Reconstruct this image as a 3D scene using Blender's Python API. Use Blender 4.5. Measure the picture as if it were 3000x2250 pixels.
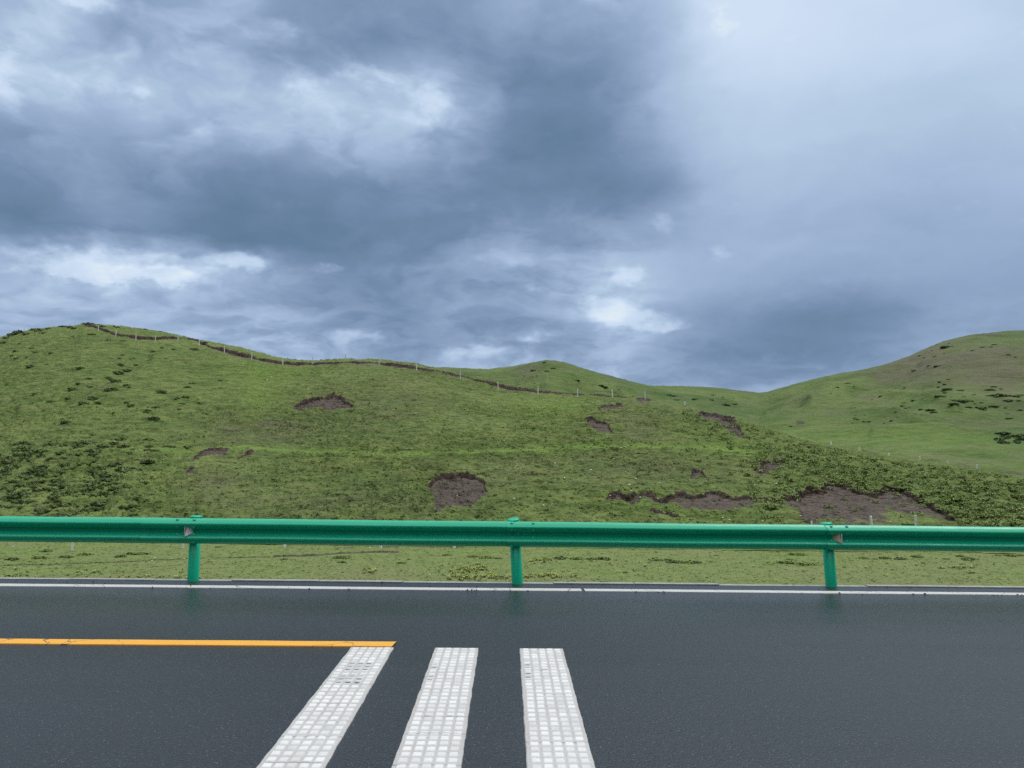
import bpy, math, random
import numpy as np
from mathutils import Vector
random.seed(7); RNG = np.random.RandomState(11)
sc = bpy.context.scene
for o in list(bpy.data.objects): bpy.data.objects.remove(o)
C = sc.collection
R = math.radians
# ------------------------------------------------------------------ camera
PITCH, ROLL, HC, FPX = R(4.8), .0125, 1.71, 2253.
def cam_basis():
    cp, sp, cr, sr = math.cos(PITCH), math.sin(PITCH), math.cos(ROLL), math.sin(ROLL)
    fw = np.array([0, cp, sp]); up = np.array([0, -sp, cp]); rt = np.array([1., 0, 0])
    return rt*cr+up*sr, up*cr-rt*sr, fw
RT, UP, FW = cam_basis()
cd = bpy.data.cameras.new('camera'); cam = bpy.data.objects.new('camera', cd); C.objects.link(cam)
cd.sensor_width = 36; cd.lens = 36*FPX/3000; cd.clip_end = 8000; cd.clip_start = .05
from mathutils import Matrix
cam.matrix_world = Matrix(((RT[0], UP[0], -FW[0], 0), (RT[1], UP[1], -FW[1], 0), (RT[2], UP[2], -FW[2], HC), (0, 0, 0, 1)))
sc.camera = cam
# survey helpers: photo pixel (3000 x 2250) <-> bearing and elevation seen from the road side
def unp(x, y): return FW + RT*(x-1500)/FPX - UP*(y-1125)/FPX
def ae(x, y):
    d = unp(x, y); return d[0]/d[1], d[2]/d[1]
def to_px(X, Y, Z):
    dz = Z-HC; w = X*FW[0]+Y*FW[1]+dz*FW[2]
    return 1500+FPX*(X*RT[0]+Y*RT[1]+dz*RT[2])/w, 1125-FPX*(X*UP[0]+Y*UP[1]+dz*UP[2])/w
# ------------------------------------------------------------------ render / world / sun
sc.render.engine = 'CYCLES'
sc.cycles.use_denoising = False
sc.cycles.max_bounces = 5
sc.cycles.volume_bounces = 0
sc.view_settings.view_transform = 'Standard'; sc.view_settings.look = 'None'
sc.view_settings.exposure = 0.0; sc.view_settings.gamma = 1.0
SUN_EL, SUN_AZ = 62, 78
world = bpy.data.worlds.new('World'); sc.world = world; world.use_nodes = True

class NT:
    def __init__(s, tree): s.t = tree; s.n = tree.nodes; s.l = tree.links
    def new(s, typ, **kw):
        n = s.n.new(typ)
        for k, v in kw.items():
            if hasattr(n, k): setattr(n, k, v)
        return n
    def set(s, sock, v):
        if hasattr(v, 'is_linked') or hasattr(v, 'links'): s.l.new(v, sock)
        else: sock.default_value = v
    def math(s, op, a, b=0., c=0., clamp=False):
        n = s.n.new('ShaderNodeMath'); n.operation = op; n.use_clamp = clamp
        s.set(n.inputs[0], a); s.set(n.inputs[1], b); s.set(n.inputs[2], c); return n.outputs[0]
    def vmath(s, op, a, b=(0, 0, 0)):
        n = s.n.new('ShaderNodeVectorMath'); n.operation = op; s.set(n.inputs[0], a)
        if op == 'SCALE': s.set(n.inputs['Scale'], b)
        else: s.set(n.inputs[1], b)
        return n.outputs[0]
    def noise(s, vec, scale, detail=4, rough=.5, lac=2., dist=0., col=False):
        n = s.n.new('ShaderNodeTexNoise'); s.set(n.inputs['Vector'], vec); s.set(n.inputs['Scale'], scale)
        n.inputs['Detail'].default_value = detail; n.inputs['Roughness'].default_value = rough
        n.inputs['Lacunarity'].default_value = lac; n.inputs['Distortion'].default_value = dist
        return n.outputs['Color' if col else 'Fac']
    def ramp(s, fac, stops, interp='LINEAR'):
        n = s.n.new('ShaderNodeValToRGB'); s.set(n.inputs[0], fac); cr = n.color_ramp; cr.interpolation = interp
        while len(cr.elements) < len(stops): cr.elements.new(.5)
        for e, (p, c) in zip(cr.elements, stops):
            e.position = p; e.color = (c if len(c) == 4 else tuple(c)+(1,))
        return n.outputs[0]
    def mix(s, fac, a, b, mode='MIX'):
        n = s.n.new('ShaderNodeMix'); n.data_type = 'RGBA'; n.blend_type = mode
        s.set(n.inputs[0], fac); s.set(n.inputs[6], a if not isinstance(a, tuple) else tuple(a)[:3]+(1,))
        s.set(n.inputs[7], b if not isinstance(b, tuple) else tuple(b)[:3]+(1,)); return n.outputs[2]
    def mapr(s, v, a, b, c, d, smooth=False):
        n = s.n.new('ShaderNodeMapRange'); s.set(n.inputs[0], v)
        n.interpolation_type = 'SMOOTHSTEP' if smooth else 'LINEAR'
        for i, q in enumerate((a, b, c, d)): n.inputs[i+1].default_value = q
        return n.outputs[0]
def lin(c): return tuple(((v/255)/12.92 if v/255 <= .04045 else ((v/255+.055)/1.055)**2.4) for v in c)

# cloud cover of this sky: brightness of the cloud deck by bearing and elevation
SKY = [  # rows 90 px apart from the top of the frame, columns 150 px apart
 [168,205,195,160,158,158,163,150,150,146,158,164,176,190,226,224,219,215,211,208,198],
 [180,182,174,160,176,176,168,147,143,142,149,156,163,180,224,223,218,215,210,207,200],
 [208,192,180,186,194,172,165,152,150,152,142,140,146,190,208,214,212,206,202,200,200],
 [188,186,178,194,192,196,198,208,210,186,138,132,146,182,200,206,200,196,194,194,196],
 [158,172,176,184,176,186,188,190,186,182,138,128,146,176,192,200,196,191,189,188,189],
 [150,150,154,156,152,150,160,172,170,156,136,126,134,160,188,193,190,186,184,182,182],
 [142,144,150,148,138,134,138,142,144,138,134,130,128,144,182,186,181,178,176,176,177],
 [126,126,128,128,126,124,128,132,134,136,146,140,140,158,176,176,173,171,171,171,172],
 [150,178,168,138,126,126,128,132,140,152,174,166,174,174,176,178,171,168,167,166,168],
 [176,206,222,218,196,178,150,140,146,148,158,158,192,178,176,174,169,165,163,161,160],
 [160,158,162,168,158,166,160,142,144,162,160,168,206,172,160,148,134,132,152,162,161],
 [178,164,164,172,170,172,166,150,142,144,140,156,188,156,132,122,122,134,150,160,162],
 [184,180,178,176,176,182,184,180,160,170,182,164,164,152,138,140,148,154,158,160,160],
 [186,184,184,186,186,186,186,188,192,194,198,184,166,162,172,174,166,158,158,160,160]]
SKY = np.array(SKY, float)
def sky_at(x, y):
    u = min(max(x/150., 0), 19.999); v = min(max(y/90., 0), 12.999)
    i, j = int(u), int(v); fu, fv = u-i, v-j
    return (SKY[j, i]*(1-fu)+SKY[j, i+1]*fu)*(1-fv)+(SKY[j+1, i]*(1-fu)+SKY[j+1, i+1]*fu)*fv
def build_world():
    N = NT(world.node_tree); N.n.clear()
    out = N.new('ShaderNodeOutputWorld')
    tc = N.new('ShaderNodeTexCoord').outputs['Generated']
    sep = N.new('ShaderNodeSeparateXYZ'); N.l.new(tc, sep.inputs[0]); X, Y, Z = sep.outputs
    az = N.math('ARCTAN2', X, Y); el = N.math('ARCSINE', Z)
    # domain warp on the direction vector
    zz = N.math('ADD', Z, .12)
    dv = N.new('ShaderNodeCombineXYZ'); N.l.new(X, dv.inputs[0]); N.l.new(Y, dv.inputs[1])
    N.l.new(N.math('MULTIPLY', Z, 1.7), dv.inputs[2]); dv = dv.outputs[0]
    w1 = N.noise(dv, 5.5, 6, .58, col=True)
    w2 = N.noise(N.vmath('ADD', dv, (7, 3, 1)), 22, 6, .6, col=True)
    sw1 = N.new('ShaderNodeSeparateColor'); N.l.new(w1, sw1.inputs[0])
    sw2 = N.new('ShaderNodeSeparateColor'); N.l.new(w2, sw2.inputs[0])
    def warp(base, a, b, k1, k2):
        t = N.math('MULTIPLY_ADD', N.math('SUBTRACT', a, .5), k1, base)
        return N.math('MULTIPLY_ADD', N.math('SUBTRACT', b, .5), k2, t)
    azw = warp(az, sw1.outputs[0], sw2.outputs[0], .05, .045)
    elw = warp(el, sw1.outputs[1], sw2.outputs[1], .03, .03)
    A0, A1, NA = -36., 36., 31
    E0, E1, NE = 2.2, 33.4, 14
    fa = N.math('DIVIDE', N.math('SUBTRACT', azw, R(A0)), R(A1-A0), clamp=True)
    rows = []
    for j in range(NE):
        e = E0+(E1-E0)*j/(NE-1); st = []
        for i in range(NA):
            a = A0+(A1-A0)*i/(NA-1)
            d = (math.sin(R(a))*math.cos(R(e)), math.cos(R(a))*math.cos(R(e)), math.sin(R(e)))
            x, y = to_px(d[0]*100, d[1]*100, d[2]*100+HC); v = sky_at(x, y)/255
            st.append((i/(NA-1), (v, v, v)))
        rows.append(N.ramp(fa, st, 'LINEAR'))
    fe = N.math('DIVIDE', N.math('SUBTRACT', elw, R(E0)), R(E1-E0)/(NE-1))
    acc = rows[0]
    for j in range(1, NE):
        f = N.mapr(fe, j-1, j, 0, 1)
        acc = N.mix(f, acc, rows[j])
    L = acc
    # billow detail, weaker in the smooth rain veil to the right; projected on the flat cloud base so it layers towards the horizon
    veil = N.math('MULTIPLY', N.mapr(az, R(5), R(14), 0, 1, True), N.mapr(el, R(5.5), R(11), .2, 1, True))
    amp = N.mapr(veil, 0, 1, 1., .16)
    iz = N.math('DIVIDE', 1., N.math('ADD', Z, .30))
    cp = N.new('ShaderNodeCombineXYZ'); N.l.new(N.math('MULTIPLY', X, iz), cp.inputs[0]); N.l.new(N.math('MULTIPLY', Y, N.math('MULTIPLY', iz, 1.1)), cp.inputs[1]); cp = cp.outputs[0]
    cpw = N.vmath('ADD', cp, N.vmath('SCALE', N.vmath('SUBTRACT', N.noise(cp, 3.2, 4, .55, col=True), (.5, .5, .5)), .34))
    def n_(off): return N.mapr(N.noise(N.vmath('ADD', cpw, off), 5.2, 8, .52), .34, .66, 0, 1, True)
    r0 = n_((3., 1., 0)); r1 = n_((3.03, 1.05, 0))
    rel = N.math('SUBTRACT', r0, r1)
    d2 = N.noise(cpw, 1.7, 6, .5); d1 = r0
    det = N.math('ADD', N.math('ADD', N.math('MULTIPLY', N.math('SUBTRACT', d1, .5), .05), N.math('MULTIPLY', rel, .055)), N.math('MULTIPLY', N.math('SUBTRACT', d2, .5), .12))
    # bright areas billow more than the dark bases
    bw = N.mapr(L, .50, .68, .22, 1.15)
    L = N.math('ADD', L, N.math('MULTIPLY', N.math('MULTIPLY', det, amp), bw))
    PUFF = [(135,775,120,26,.8),(330,800,150,24,1.),(480,812,100,18,1.),(250,738,110,20,.7),(420,745,60,16,.7),(660,770,55,24,1.),(745,780,40,18,.9),(963,782,45,16,.6),(1085,232,80,26,.8),(1254,285,70,52,.9),
      (880,250,60,45,.7),(850,75,45,22,.5),(255,5,80,20,.9),(5,215,34,80,.9),(400,262,45,24,.7),(2097,50,40,60,.5),(1825,795,50,34,.9),(1770,905,75,40,1.1),(1850,925,70,24,.9),(1945,950,60,13,.9),(1555,995,46,18,.8),
      (2110,752,45,28,.5),(1940,650,36,24,.55),(2240,1040,150,20,.35),(1050,988,110,22,.7),(1343,1045,80,24,.8),(1440,1032,70,18,.8),(1545,842,60,16,.5),(560,150,70,40,.35),(700,90,80,40,.3),(220,200,90,50,.35),(1450,745,120,24,.35),(900,1010,90,18,.4)]
    azp = warp(az, sw1.outputs[0], sw2.outputs[0], .05, .045); elp = warp(el, sw1.outputs[1], sw2.outputs[1], .03, .035)
    acc_ = None
    cvp = N.new('ShaderNodeCombineXYZ'); N.l.new(azp, cvp.inputs[0]); N.l.new(elp, cvp.inputs[1]); cvp = cvp.outputs[0]
    for (x, y, rx, ry, g) in PUFF:
        d = unp(x, y); d = d/np.linalg.norm(d); a0, e0 = math.atan2(d[0], d[1]), math.asin(d[2])
        q = N.vmath('MULTIPLY', N.vmath('SUBTRACT', cvp, (a0, e0, 0)), (FPX/rx, FPX/ry, 0))
        dp = N.n.new('ShaderNodeVectorMath'); dp.operation = 'DOT_PRODUCT'; N.l.new(q, dp.inputs[0]); N.l.new(q, dp.inputs[1])
        ex = N.math('EXPONENT', N.math('MULTIPLY', dp.outputs['Value'], -.8))
        acc_ = N.math('MULTIPLY', ex, g) if acc_ is None else N.math('MULTIPLY_ADD', ex, g, acc_)
    dd = N.noise(N.vmath('ADD', dv, (2, 5, 8)), 30, 8, .6)
    pf = N.mapr(N.math('ADD', acc_, N.math('MULTIPLY', N.math('SUBTRACT', dd, .5), 1.5)), .15, 1.1, 0, 1, True)
    L = N.math('MULTIPLY_ADD', pf, .135, L)
    P = [(118, (92, 119, 146)), (128, (102, 129, 157)), (140, (117, 141, 172)), (150, (130, 153, 184)), (165, (149, 171, 202)), (178, (165, 187, 217)),
         (190, (178, 200, 225)), (205, (196, 216, 239)), (222, (210, 227, 248)), (240, (228, 240, 248))]
    col = N.ramp(N.mapr(L, 118/255, 240/255, 0, 1), [((p-118)/122, lin(c)) for p, c in P], 'LINEAR')
    # the deck above the frame is thin and lets far more light through
    up = N.mapr(el, R(33), R(62), 0, 1, True)
    side = N.mapr(N.math('ABSOLUTE', az), R(42), R(90), 0, 1, True)
    col = N.mix(side, col, lin((104, 114, 128)))
    ov = N.ramp(N.noise(dv, 2.2, 6, .55), [(.3, (.74, .80, .88)), (.7, (1.0, 1.03, 1.07))])
    col = N.mix(N.math('MULTIPLY', up, .9), col, ov)
    gain = N.math('MULTIPLY_ADD', up, 1.25, 1.)
    bgc = N.new('ShaderNodeBackground'); N.l.new(col, bgc.inputs[0]); N.l.new(gain, bgc.inputs[1])
    sky = N.new('ShaderNodeTexSky'); sky.sky_type = 'NISHITA'; sky.sun_disc = False
    sky.sun_elevation = R(SUN_EL); sky.sun_rotation = R(SUN_AZ); sky.altitude = 3300; sky.dust_density = .6
    bgs = N.new('ShaderNodeBackground'); N.l.new(sky.outputs[0], bgs.inputs[0]); bgs.inputs[1].default_value = .08
    mx = N.new('ShaderNodeMixShader'); mx.inputs[0].default_value = .95
    N.l.new(bgs.outputs[0], mx.inputs[1]); N.l.new(bgc.outputs[0], mx.inputs[2]); N.l.new(mx.outputs[0], out.inputs[0])
build_world()
ld = bpy.data.lights.new('sun', 'SUN'); ld.energy = 1.4; ld.angle = R(30); ld.color = (1, .97, .92)
sun = bpy.data.objects.new('sun', ld); C.objects.link(sun)
sd = Vector((math.sin(R(SUN_AZ))*math.cos(R(SUN_EL)), math.cos(R(SUN_AZ))*math.cos(R(SUN_EL)), math.sin(R(SUN_EL))))
sun.rotation_euler = sd.to_track_quat('Z', 'Y').to_euler(); sun.location = (0, -20, 40)

# ------------------------------------------------------------------ generic helpers
def tag(o, label=None, cat=None, group=None, kind=None):
    if label: o['label'] = label
    if cat: o['category'] = cat
    if group: o['group'] = group
    if kind: o['kind'] = kind
    return o
def link(name, me, mat=None, parent=None):
    o = bpy.data.objects.new(name, me); C.objects.link(o)
    if mat is not None and not me.materials: me.materials.append(mat)
    if parent is not None: o.parent = parent
    return o
def mesh_np(name, V, F, smooth=True):
    """V (n,3), F (m,k) arrays"""
    me = bpy.data.meshes.new(name); V = np.asarray(V, np.float32); F = np.asarray(F, np.int32)
    me.vertices.add(len(V)); me.vertices.foreach_set('co', V.ravel())
    k = F.shape[1]; me.loops.add(F.size); me.loops.foreach_set('vertex_index', F.ravel())
    me.polygons.add(len(F)); me.polygons.foreach_set('loop_start', np.arange(0, F.size, k, dtype=np.int32))
    me.polygons.foreach_set('loop_total', np.full(len(F), k, np.int32))
    me.polygons.foreach_set('use_smooth', np.full(len(F), smooth))
    me.update(calc_edges=True); me.validate(); return me
def grid_faces(nr, nc):
    i = np.arange(nr-1)[:, None]*nc+np.arange(nc-1)[None]; i = i.ravel()
    return np.stack([i, i+1, i+nc+1, i+nc], 1)
def add_attr(me, name, arr):
    a = me.attributes.new(name, 'FLOAT', 'POINT'); a.data.foreach_set('value', np.asarray(arr, np.float32).ravel())
# gradient noise
_P = np.random.RandomState(3).permutation(512)
_G = np.stack([np.cos(np.linspace(0, 2*np.pi, 512, endpoint=False)), np.sin(np.linspace(0, 2*np.pi, 512, endpoint=False))], 1)
def pn(x, y, seed=0):
    x = np.asarray(x, float)+seed*37.7; y = np.asarray(y, float)+seed*91.3
    xi = np.floor(x).astype(int); yi = np.floor(y).astype(int); xf = x-xi; yf = y-yi
    def g(ix, iy, dx, dy):
        h = _P[(_P[ix & 511]+iy) & 511]; v = _G[h]; return v[..., 0]*dx+v[..., 1]*dy
    u = xf**3*(xf*(xf*6-15)+10); v = yf**3*(yf*(yf*6-15)+10)
    a = g(xi, yi, xf, yf); b = g(xi+1, yi, xf-1, yf); c = g(xi, yi+1, xf, yf-1); d = g(xi+1, yi+1, xf-1, yf-1)
    return (a*(1-u)+b*u)*(1-v)+(c*(1-u)+d*u)*v
def fbm(x, y, octs=4, seed=0, gain=.5):
    s = 0; a = 1.
    for k in range(octs): s = s+a*pn(x, y, seed+k*5); x = x*2.03; y = y*2.03; a *= gain
    return s
def sstep(x, a, b):
    t = np.clip((x-a)/(b-a), 0, 1); return t*t*(3-2*t)

# ------------------------------------------------------------------ materials
def new_mat(name, **kw):
    m = bpy.data.materials.new(name); m.use_nodes = True; N = NT(m.node_tree)
    b = m.node_tree.nodes['Principled BSDF']
    for k, v in kw.items():
        k = k.replace('_', ' ')
        if k in b.inputs:
            b.inputs[k].default_value = (tuple(v)+(1,) if isinstance(v, tuple) and len(v) == 3 else v)
    return m, N, b
def bump(N, b, h, strength=.5, dist=.02):
    n = N.new('ShaderNodeBump'); n.inputs['Strength'].default_value = strength; n.inputs['Distance'].default_value = dist
    N.l.new(h, n.inputs['Height']); N.l.new(n.outputs[0], b.inputs['Normal'])
def attr(N, name):
    n = N.new('ShaderNodeAttribute'); n.attribute_name = name; return n.outputs['Fac']

def mat_grass(name, far=False):
    m, N, b = new_mat(name, Roughness=.9); b.inputs['Specular IOR Level'].default_value = .15
    oc = N.new('ShaderNodeTexCoord').outputs['Object']
    mp = N.new('ShaderNodeMapping'); N.l.new(oc, mp.inputs[0]); mp.inputs['Scale'].default_value = (.42, 1, 1.5); st = mp.outputs[0]
    k = .3 if far else 1.
    big = N.noise(oc, .06 if not far else .018, 5, .6)
    mid = N.noise(st, .55*k, 5, .6)
    fine = N.noise(st, 4.*k, 4, .7)
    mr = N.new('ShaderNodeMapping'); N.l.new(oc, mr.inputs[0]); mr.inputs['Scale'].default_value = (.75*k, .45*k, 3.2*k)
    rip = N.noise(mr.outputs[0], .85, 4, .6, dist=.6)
    G = dict(a=(.140, .200, .050), b=(.112, .176, .044), c=(.175, .235, .066), dry=(.180, .185, .070)) if not far else \
        dict(a=(.118, .178, .044), b=(.085, .142, .038), c=(.150, .212, .054), dry=(.150, .145, .080))
    col = N.ramp(big, [(.38, G['b']), (.5, G['a']), (.62, G['c'])])
    col = N.mix(N.mapr(mid, .42, .68, 0, .55), col, G['dry'])
    col = N.mix(N.mapr(mid, .55, .30, 0, .55), col, tuple(v*.62 for v in G['b']))
    f2 = N.mapr(fine, .3, .7, .72 if not far else .85, 1.3 if not far else 1.15)
    col = N.mix(1., col, N.vmath('SCALE', (1., 1., 1.), f2), 'MULTIPLY')
    if not far:
        col = N.mix(N.mapr(rip, .52, .38, 0, .65), col, (.074, .096, .028)); col = N.mix(N.mapr(rip, .52, .68, 0, .6), col, (.20, .245, .065))  # terracette shading painted into the colour: ripple hollows darker, crests paler
    else: col = N.mix(N.mapr(rip, .5, .36, 0, .35), col, (.075, .105, .040))  # weaker painted shade in the ripple hollows
    # strands of lighter blades
    bl = N.mapr(N.noise(st, 9*k, 3, .7), .6, .78, 0, .45 if not far else .15)
    col = N.mix(bl, col, (.20, .23, .075) if not far else (.16, .21, .07))
    col = N.mix(attr(N, 'lush'), col, (.165, .265, .048))
    col = N.mix(N.math('MULTIPLY', attr(N, 'dry'), .75), col, N.mix(mid, (.120, .108, .066), (.175, .150, .105)))
    # bare soil
    sn = N.noise(oc, 1.6, 6, .65); sf = N.noise(oc, 9, 4, .7)
    soil = N.ramp(sn, [(.3, (.072, .058, .047)), (.5, (.108, .087, .069)), (.7, (.160, .115, .082))])
    soil = N.mix(N.mapr(sf, .35, .7, 0, .6), soil, (.15, .125, .11))
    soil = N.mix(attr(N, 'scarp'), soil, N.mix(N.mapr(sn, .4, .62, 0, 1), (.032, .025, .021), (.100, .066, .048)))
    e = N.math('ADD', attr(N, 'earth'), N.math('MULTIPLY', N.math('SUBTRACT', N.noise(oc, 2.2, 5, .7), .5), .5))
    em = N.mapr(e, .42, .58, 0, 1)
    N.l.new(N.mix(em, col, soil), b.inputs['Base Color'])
    h = N.math('ADD', N.math('MULTIPLY', fine, .7), N.math('MULTIPLY', mid, 1.))
    h = N.math('ADD', h, rip); bump(N, b, h, 1., .3 if not far else .8)
    return m
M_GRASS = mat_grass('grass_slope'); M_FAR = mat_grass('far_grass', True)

def mat_asphalt():
    m, N, b = new_mat('asphalt'); oc = N.new('ShaderNodeTexCoord').outputs['Object']
    v = N.new('ShaderNodeTexVoronoi'); N.l.new(oc, v.inputs['Vector']); v.inputs['Scale'].default_value = 85
    sv = N.new('ShaderNodeSeparateColor'); N.l.new(v.outputs['Color'], sv.inputs[0])
    n1 = N.noise(oc, 42, 5, .8); n2 = N.noise(oc, .9, 5, .6); n3 = N.noise(oc, 14, 4, .6)
    mp = N.new('ShaderNodeMapping'); N.l.new(oc, mp.inputs[0]); mp.inputs['Scale'].default_value = (.12, 1.6, 1)
    wheel = N.noise(mp.outputs[0], 1.2, 4, .55)
    col = N.ramp(n1, [(.32, (.005, .0052, .006)), (.68, (.034, .0348, .037))])
    col = N.mix(N.mapr(n2, .35, .65, 0, .3), col, (.022, .024, .027))
    # a few pale aggregate chips
    chip = N.math('GREATER_THAN', sv.outputs[0], .93)
    core = N.math('LESS_THAN', v.outputs['Distance'], .36)
    chipm = N.math('MULTIPLY', N.math('MULTIPLY', chip, core), N.mapr(sv.outputs[1], 0, 1, .25, 1.))
    col = N.mix(chipm, col, (.15, .15, .152))
    dk = N.math('MULTIPLY', N.math('LESS_THAN', sv.outputs[0], .10), .6)
    col = N.mix(dk, col, (.012, .012, .014))
    N.l.new(col, b.inputs['Base Color'])
    # damp film: smoother along the far wheel path
    sx = N.new('ShaderNodeSeparateXYZ'); N.l.new(oc, sx.inputs[0]); t = sx.outputs[1]
    w = N.math('ADD', t, N.math('MULTIPLY', N.math('SUBTRACT', wheel, .5), .9))
    band = N.math('MULTIPLY', N.mapr(w, -2.2, -1.5, 0, 1, True), N.mapr(w, -.2, -.9, .25, 1, True))
    ro = N.math('SUBTRACT', N.mapr(wheel, .3, .7, .38, .27), N.math('MULTIPLY', band, .16))
    N.l.new(ro, b.inputs['Roughness']); b.inputs['Specular IOR Level'].default_value = .58
    hgt = N.math('ADD', N.math('MULTIPLY', v.outputs['Distance'], -1.0), N.math('MULTIPLY', n3, .6))
    bn = N.new('ShaderNodeBump'); bn.inputs['Distance'].default_value = .006
    N.l.new(N.mapr(band, 0, 1, .6, .42), bn.inputs['Strength']); N.l.new(hgt, bn.inputs['Height']); N.l.new(bn.outputs[0], b.inputs['Normal'])
    return m
M_ASPH = mat_asphalt()

def mat_paint(name, base, worn, dirt, cracks=True, rough=.55):
    m, N, b = new_mat(name, Roughness=rough); oc = N.new('ShaderNodeTexCoord').outputs['Object']
    n = N.noise(oc, 3, 6, .65); f = N.noise(oc, 55, 4, .7)
    col = N.mix(N.mapr(n, .35, .7, 0, .6), base, worn)
    col = N.mix(N.mapr(f, .55, .75, 0, .35), col, dirt)
    if cracks:
        v = N.new('ShaderNodeTexVoronoi'); v.feature = 'DISTANCE_TO_EDGE'
        N.l.new(N.vmath('ADD', oc, N.vmath('SCALE', N.noise(oc, 2.5, 3, .5, col=True), .5)), v.inputs['Vector']); v.inputs['Scale'].default_value = 1.7
        ck = N.math('MULTIPLY', N.math('LESS_THAN', v.outputs['Distance'], .008), N.mapr(N.noise(oc, .7, 2), .46, .56, 0, 1))
        chips = N.mapr(N.noise(oc, 11, 5, .75), .685, .72, 0, 1)
        col = N.mix(N.math('MAXIMUM', N.math('MULTIPLY', ck, .85), chips), col, (.035, .036, .04))
    N.l.new(col, b.inputs['Base Color']); bump(N, b, f, .3, .004); return m
M_WHITE = mat_paint('edge_paint', (.62, .61, .57), (.50, .49, .44), (.32, .30, .25))
M_YEL = mat_paint('yellow_paint', (.82, .40, .035), (.74, .34, .03), (.5, .24, .05))
def mat_rumble():
    m, N, b = new_mat('studded_paint', Roughness=.5); oc = N.new('ShaderNodeTexCoord').outputs['Object']
    top = attr(N, 'stud'); dirty = attr(N, 'tyre')
    n = N.noise(oc, 2.2, 5, .6); f = N.noise(oc, 90, 4, .75); g = N.noise(oc, 24, 4, .7)
    low = N.mix(N.mapr(n, .35, .65, 0, 1), (.51, .50, .47), (.47, .44, .40))
    low = N.mix(N.mapr(f, .45, .7, 0, .55), low, (.30, .285, .265))
    low = N.mix(N.math('MULTIPLY', N.mapr(g, .56, .68, 0, .5), N.mapr(n, .4, .6, 0, 1)), low, (.46, .36, .26))
    hi = N.mix(N.mapr(f, .5, .72, 0, .3), N.mix(attr(N, 'wear'), (.76, .755, .72), (.52, .51, .48)), (.46, .45, .42))
    col = N.mix(top, low, hi)
    col = N.mix(dirty, col, (.10, .10, .115))
    col = N.mix(attr(N, 'crack'), col, (.05, .05, .055))
    N.l.new(col, b.inputs['Base Color']); bump(N, b, f, .35, .004); return m
M_RUM = mat_rumble()
def mat_green():
    m, N, b = new_mat('green_enamel', Roughness=.3); oc = N.new('ShaderNodeTexCoord').outputs['Object']
    mp = N.new('ShaderNodeMapping'); N.l.new(oc, mp.inputs[0]); mp.inputs['Scale'].default_value = (1.2, 1, 9)
    n = N.noise(mp.outputs[0], 5, 6, .65); f = N.noise(oc, 70, 4, .7)
    col = N.mix(N.mapr(n, .35, .7, 0, .5), (.0, .44, .235), (.004, .38, .205))
    col = N.mix(N.mapr(N.noise(oc, 9, 6, .75), .60, .74, 0, .25), col, (.10, .33, .22))
    N.l.new(col, b.inputs['Base Color']); N.l.new(N.mapr(n, .3, .7, .22, .34), b.inputs['Roughness'])
    b.inputs['Specular IOR Level'].default_value = .42
    bump(N, b, n, .12, .01); return m
M_GREEN = mat_green()
def simple(name, c1, c2, scale=20, rough=.7, bs=.3, bd=.005):
    m, N, b = new_mat(name, Roughness=rough); oc = N.new('ShaderNodeTexCoord').outputs['Object']
    n = N.noise(oc, scale, 5, .65); N.l.new(N.mix(N.mapr(n, .35, .65, 0, 1), c1, c2), b.inputs['Base Color']); bump(N, b, n, bs, bd); return m
M_STEEL = simple('zinc_bolt', (.22, .50, .42), (.14, .36, .30), 60, .4)
M_BOLT = simple('green_bolt', (.03, .56, .33), (.03, .42, .25), 80, .35)
M_PLATE = simple('plate_green', (.03, .20, .14), (.05, .25, .18), 60, .5)
M_CONC = simple('post_concrete', (.90, .88, .83), (.72, .70, .65), 9, .9)
M_CONC2 = simple('kerb_concrete', (.40, .40, .36), (.26, .27, .24), 7, .9)
M_STONE = simple('pale_stone', (.90, .89, .84), (.70, .69, .64), 6, .9)
M_REFW = simple('white_plastic', (.85, .85, .85), (.7, .7, .7), 40, .4)
M_REFB = simple('aged_plastic', (.66, .52, .34), (.58, .44, .28), 40, .4)
M_LENS = simple('reflector_face', (.70, .74, .80), (.55, .60, .66), 90, .2)
M_LENSP = simple('reflector_face_pink', (.62, .45, .42), (.5, .4, .38), 90, .25)
def mat_leaf(name, c1, c2):
    m, N, b = new_mat(name, Roughness=.8); b.inputs['Specular IOR Level'].default_value = .2
    oi = N.new('ShaderNodeObjectInfo').outputs['Random']; oc = N.new('ShaderNodeTexCoord').outputs['Object']
    col = N.mix(N.mapr(N.noise(oc, 2.5, 4, .7), .35, .65, 0, 1), c1, c2)
    N.l.new(N.mix(1., col, N.vmath('SCALE', (1., 1., 1.), N.mapr(oi, 0, 1, .8, 1.3)), 'MULTIPLY'), b.inputs['Base Color']); return m
M_SHRUB = mat_leaf('shrub_leaf', (.105, .145, .056), (.185, .235, .09))
M_SHRUB2 = mat_leaf('shrub_leaf_light', (.15, .21, .055), (.24, .30, .085))
M_FARSHRUB = mat_leaf('far_shrub_leaf', (.10, .15, .07), (.15, .21, .09))
M_TUFT = mat_leaf('grass_tuft_leaf', (.095, .135, .035), (.175, .205, .070))
M_TUFTD = mat_leaf('dark_tuft_leaf', (.095, .135, .040), (.15, .19, .06))
M_FLOW = simple('yellow_petals', (.60, .60, .12), (.40, .47, .11), 30, .8)

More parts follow.
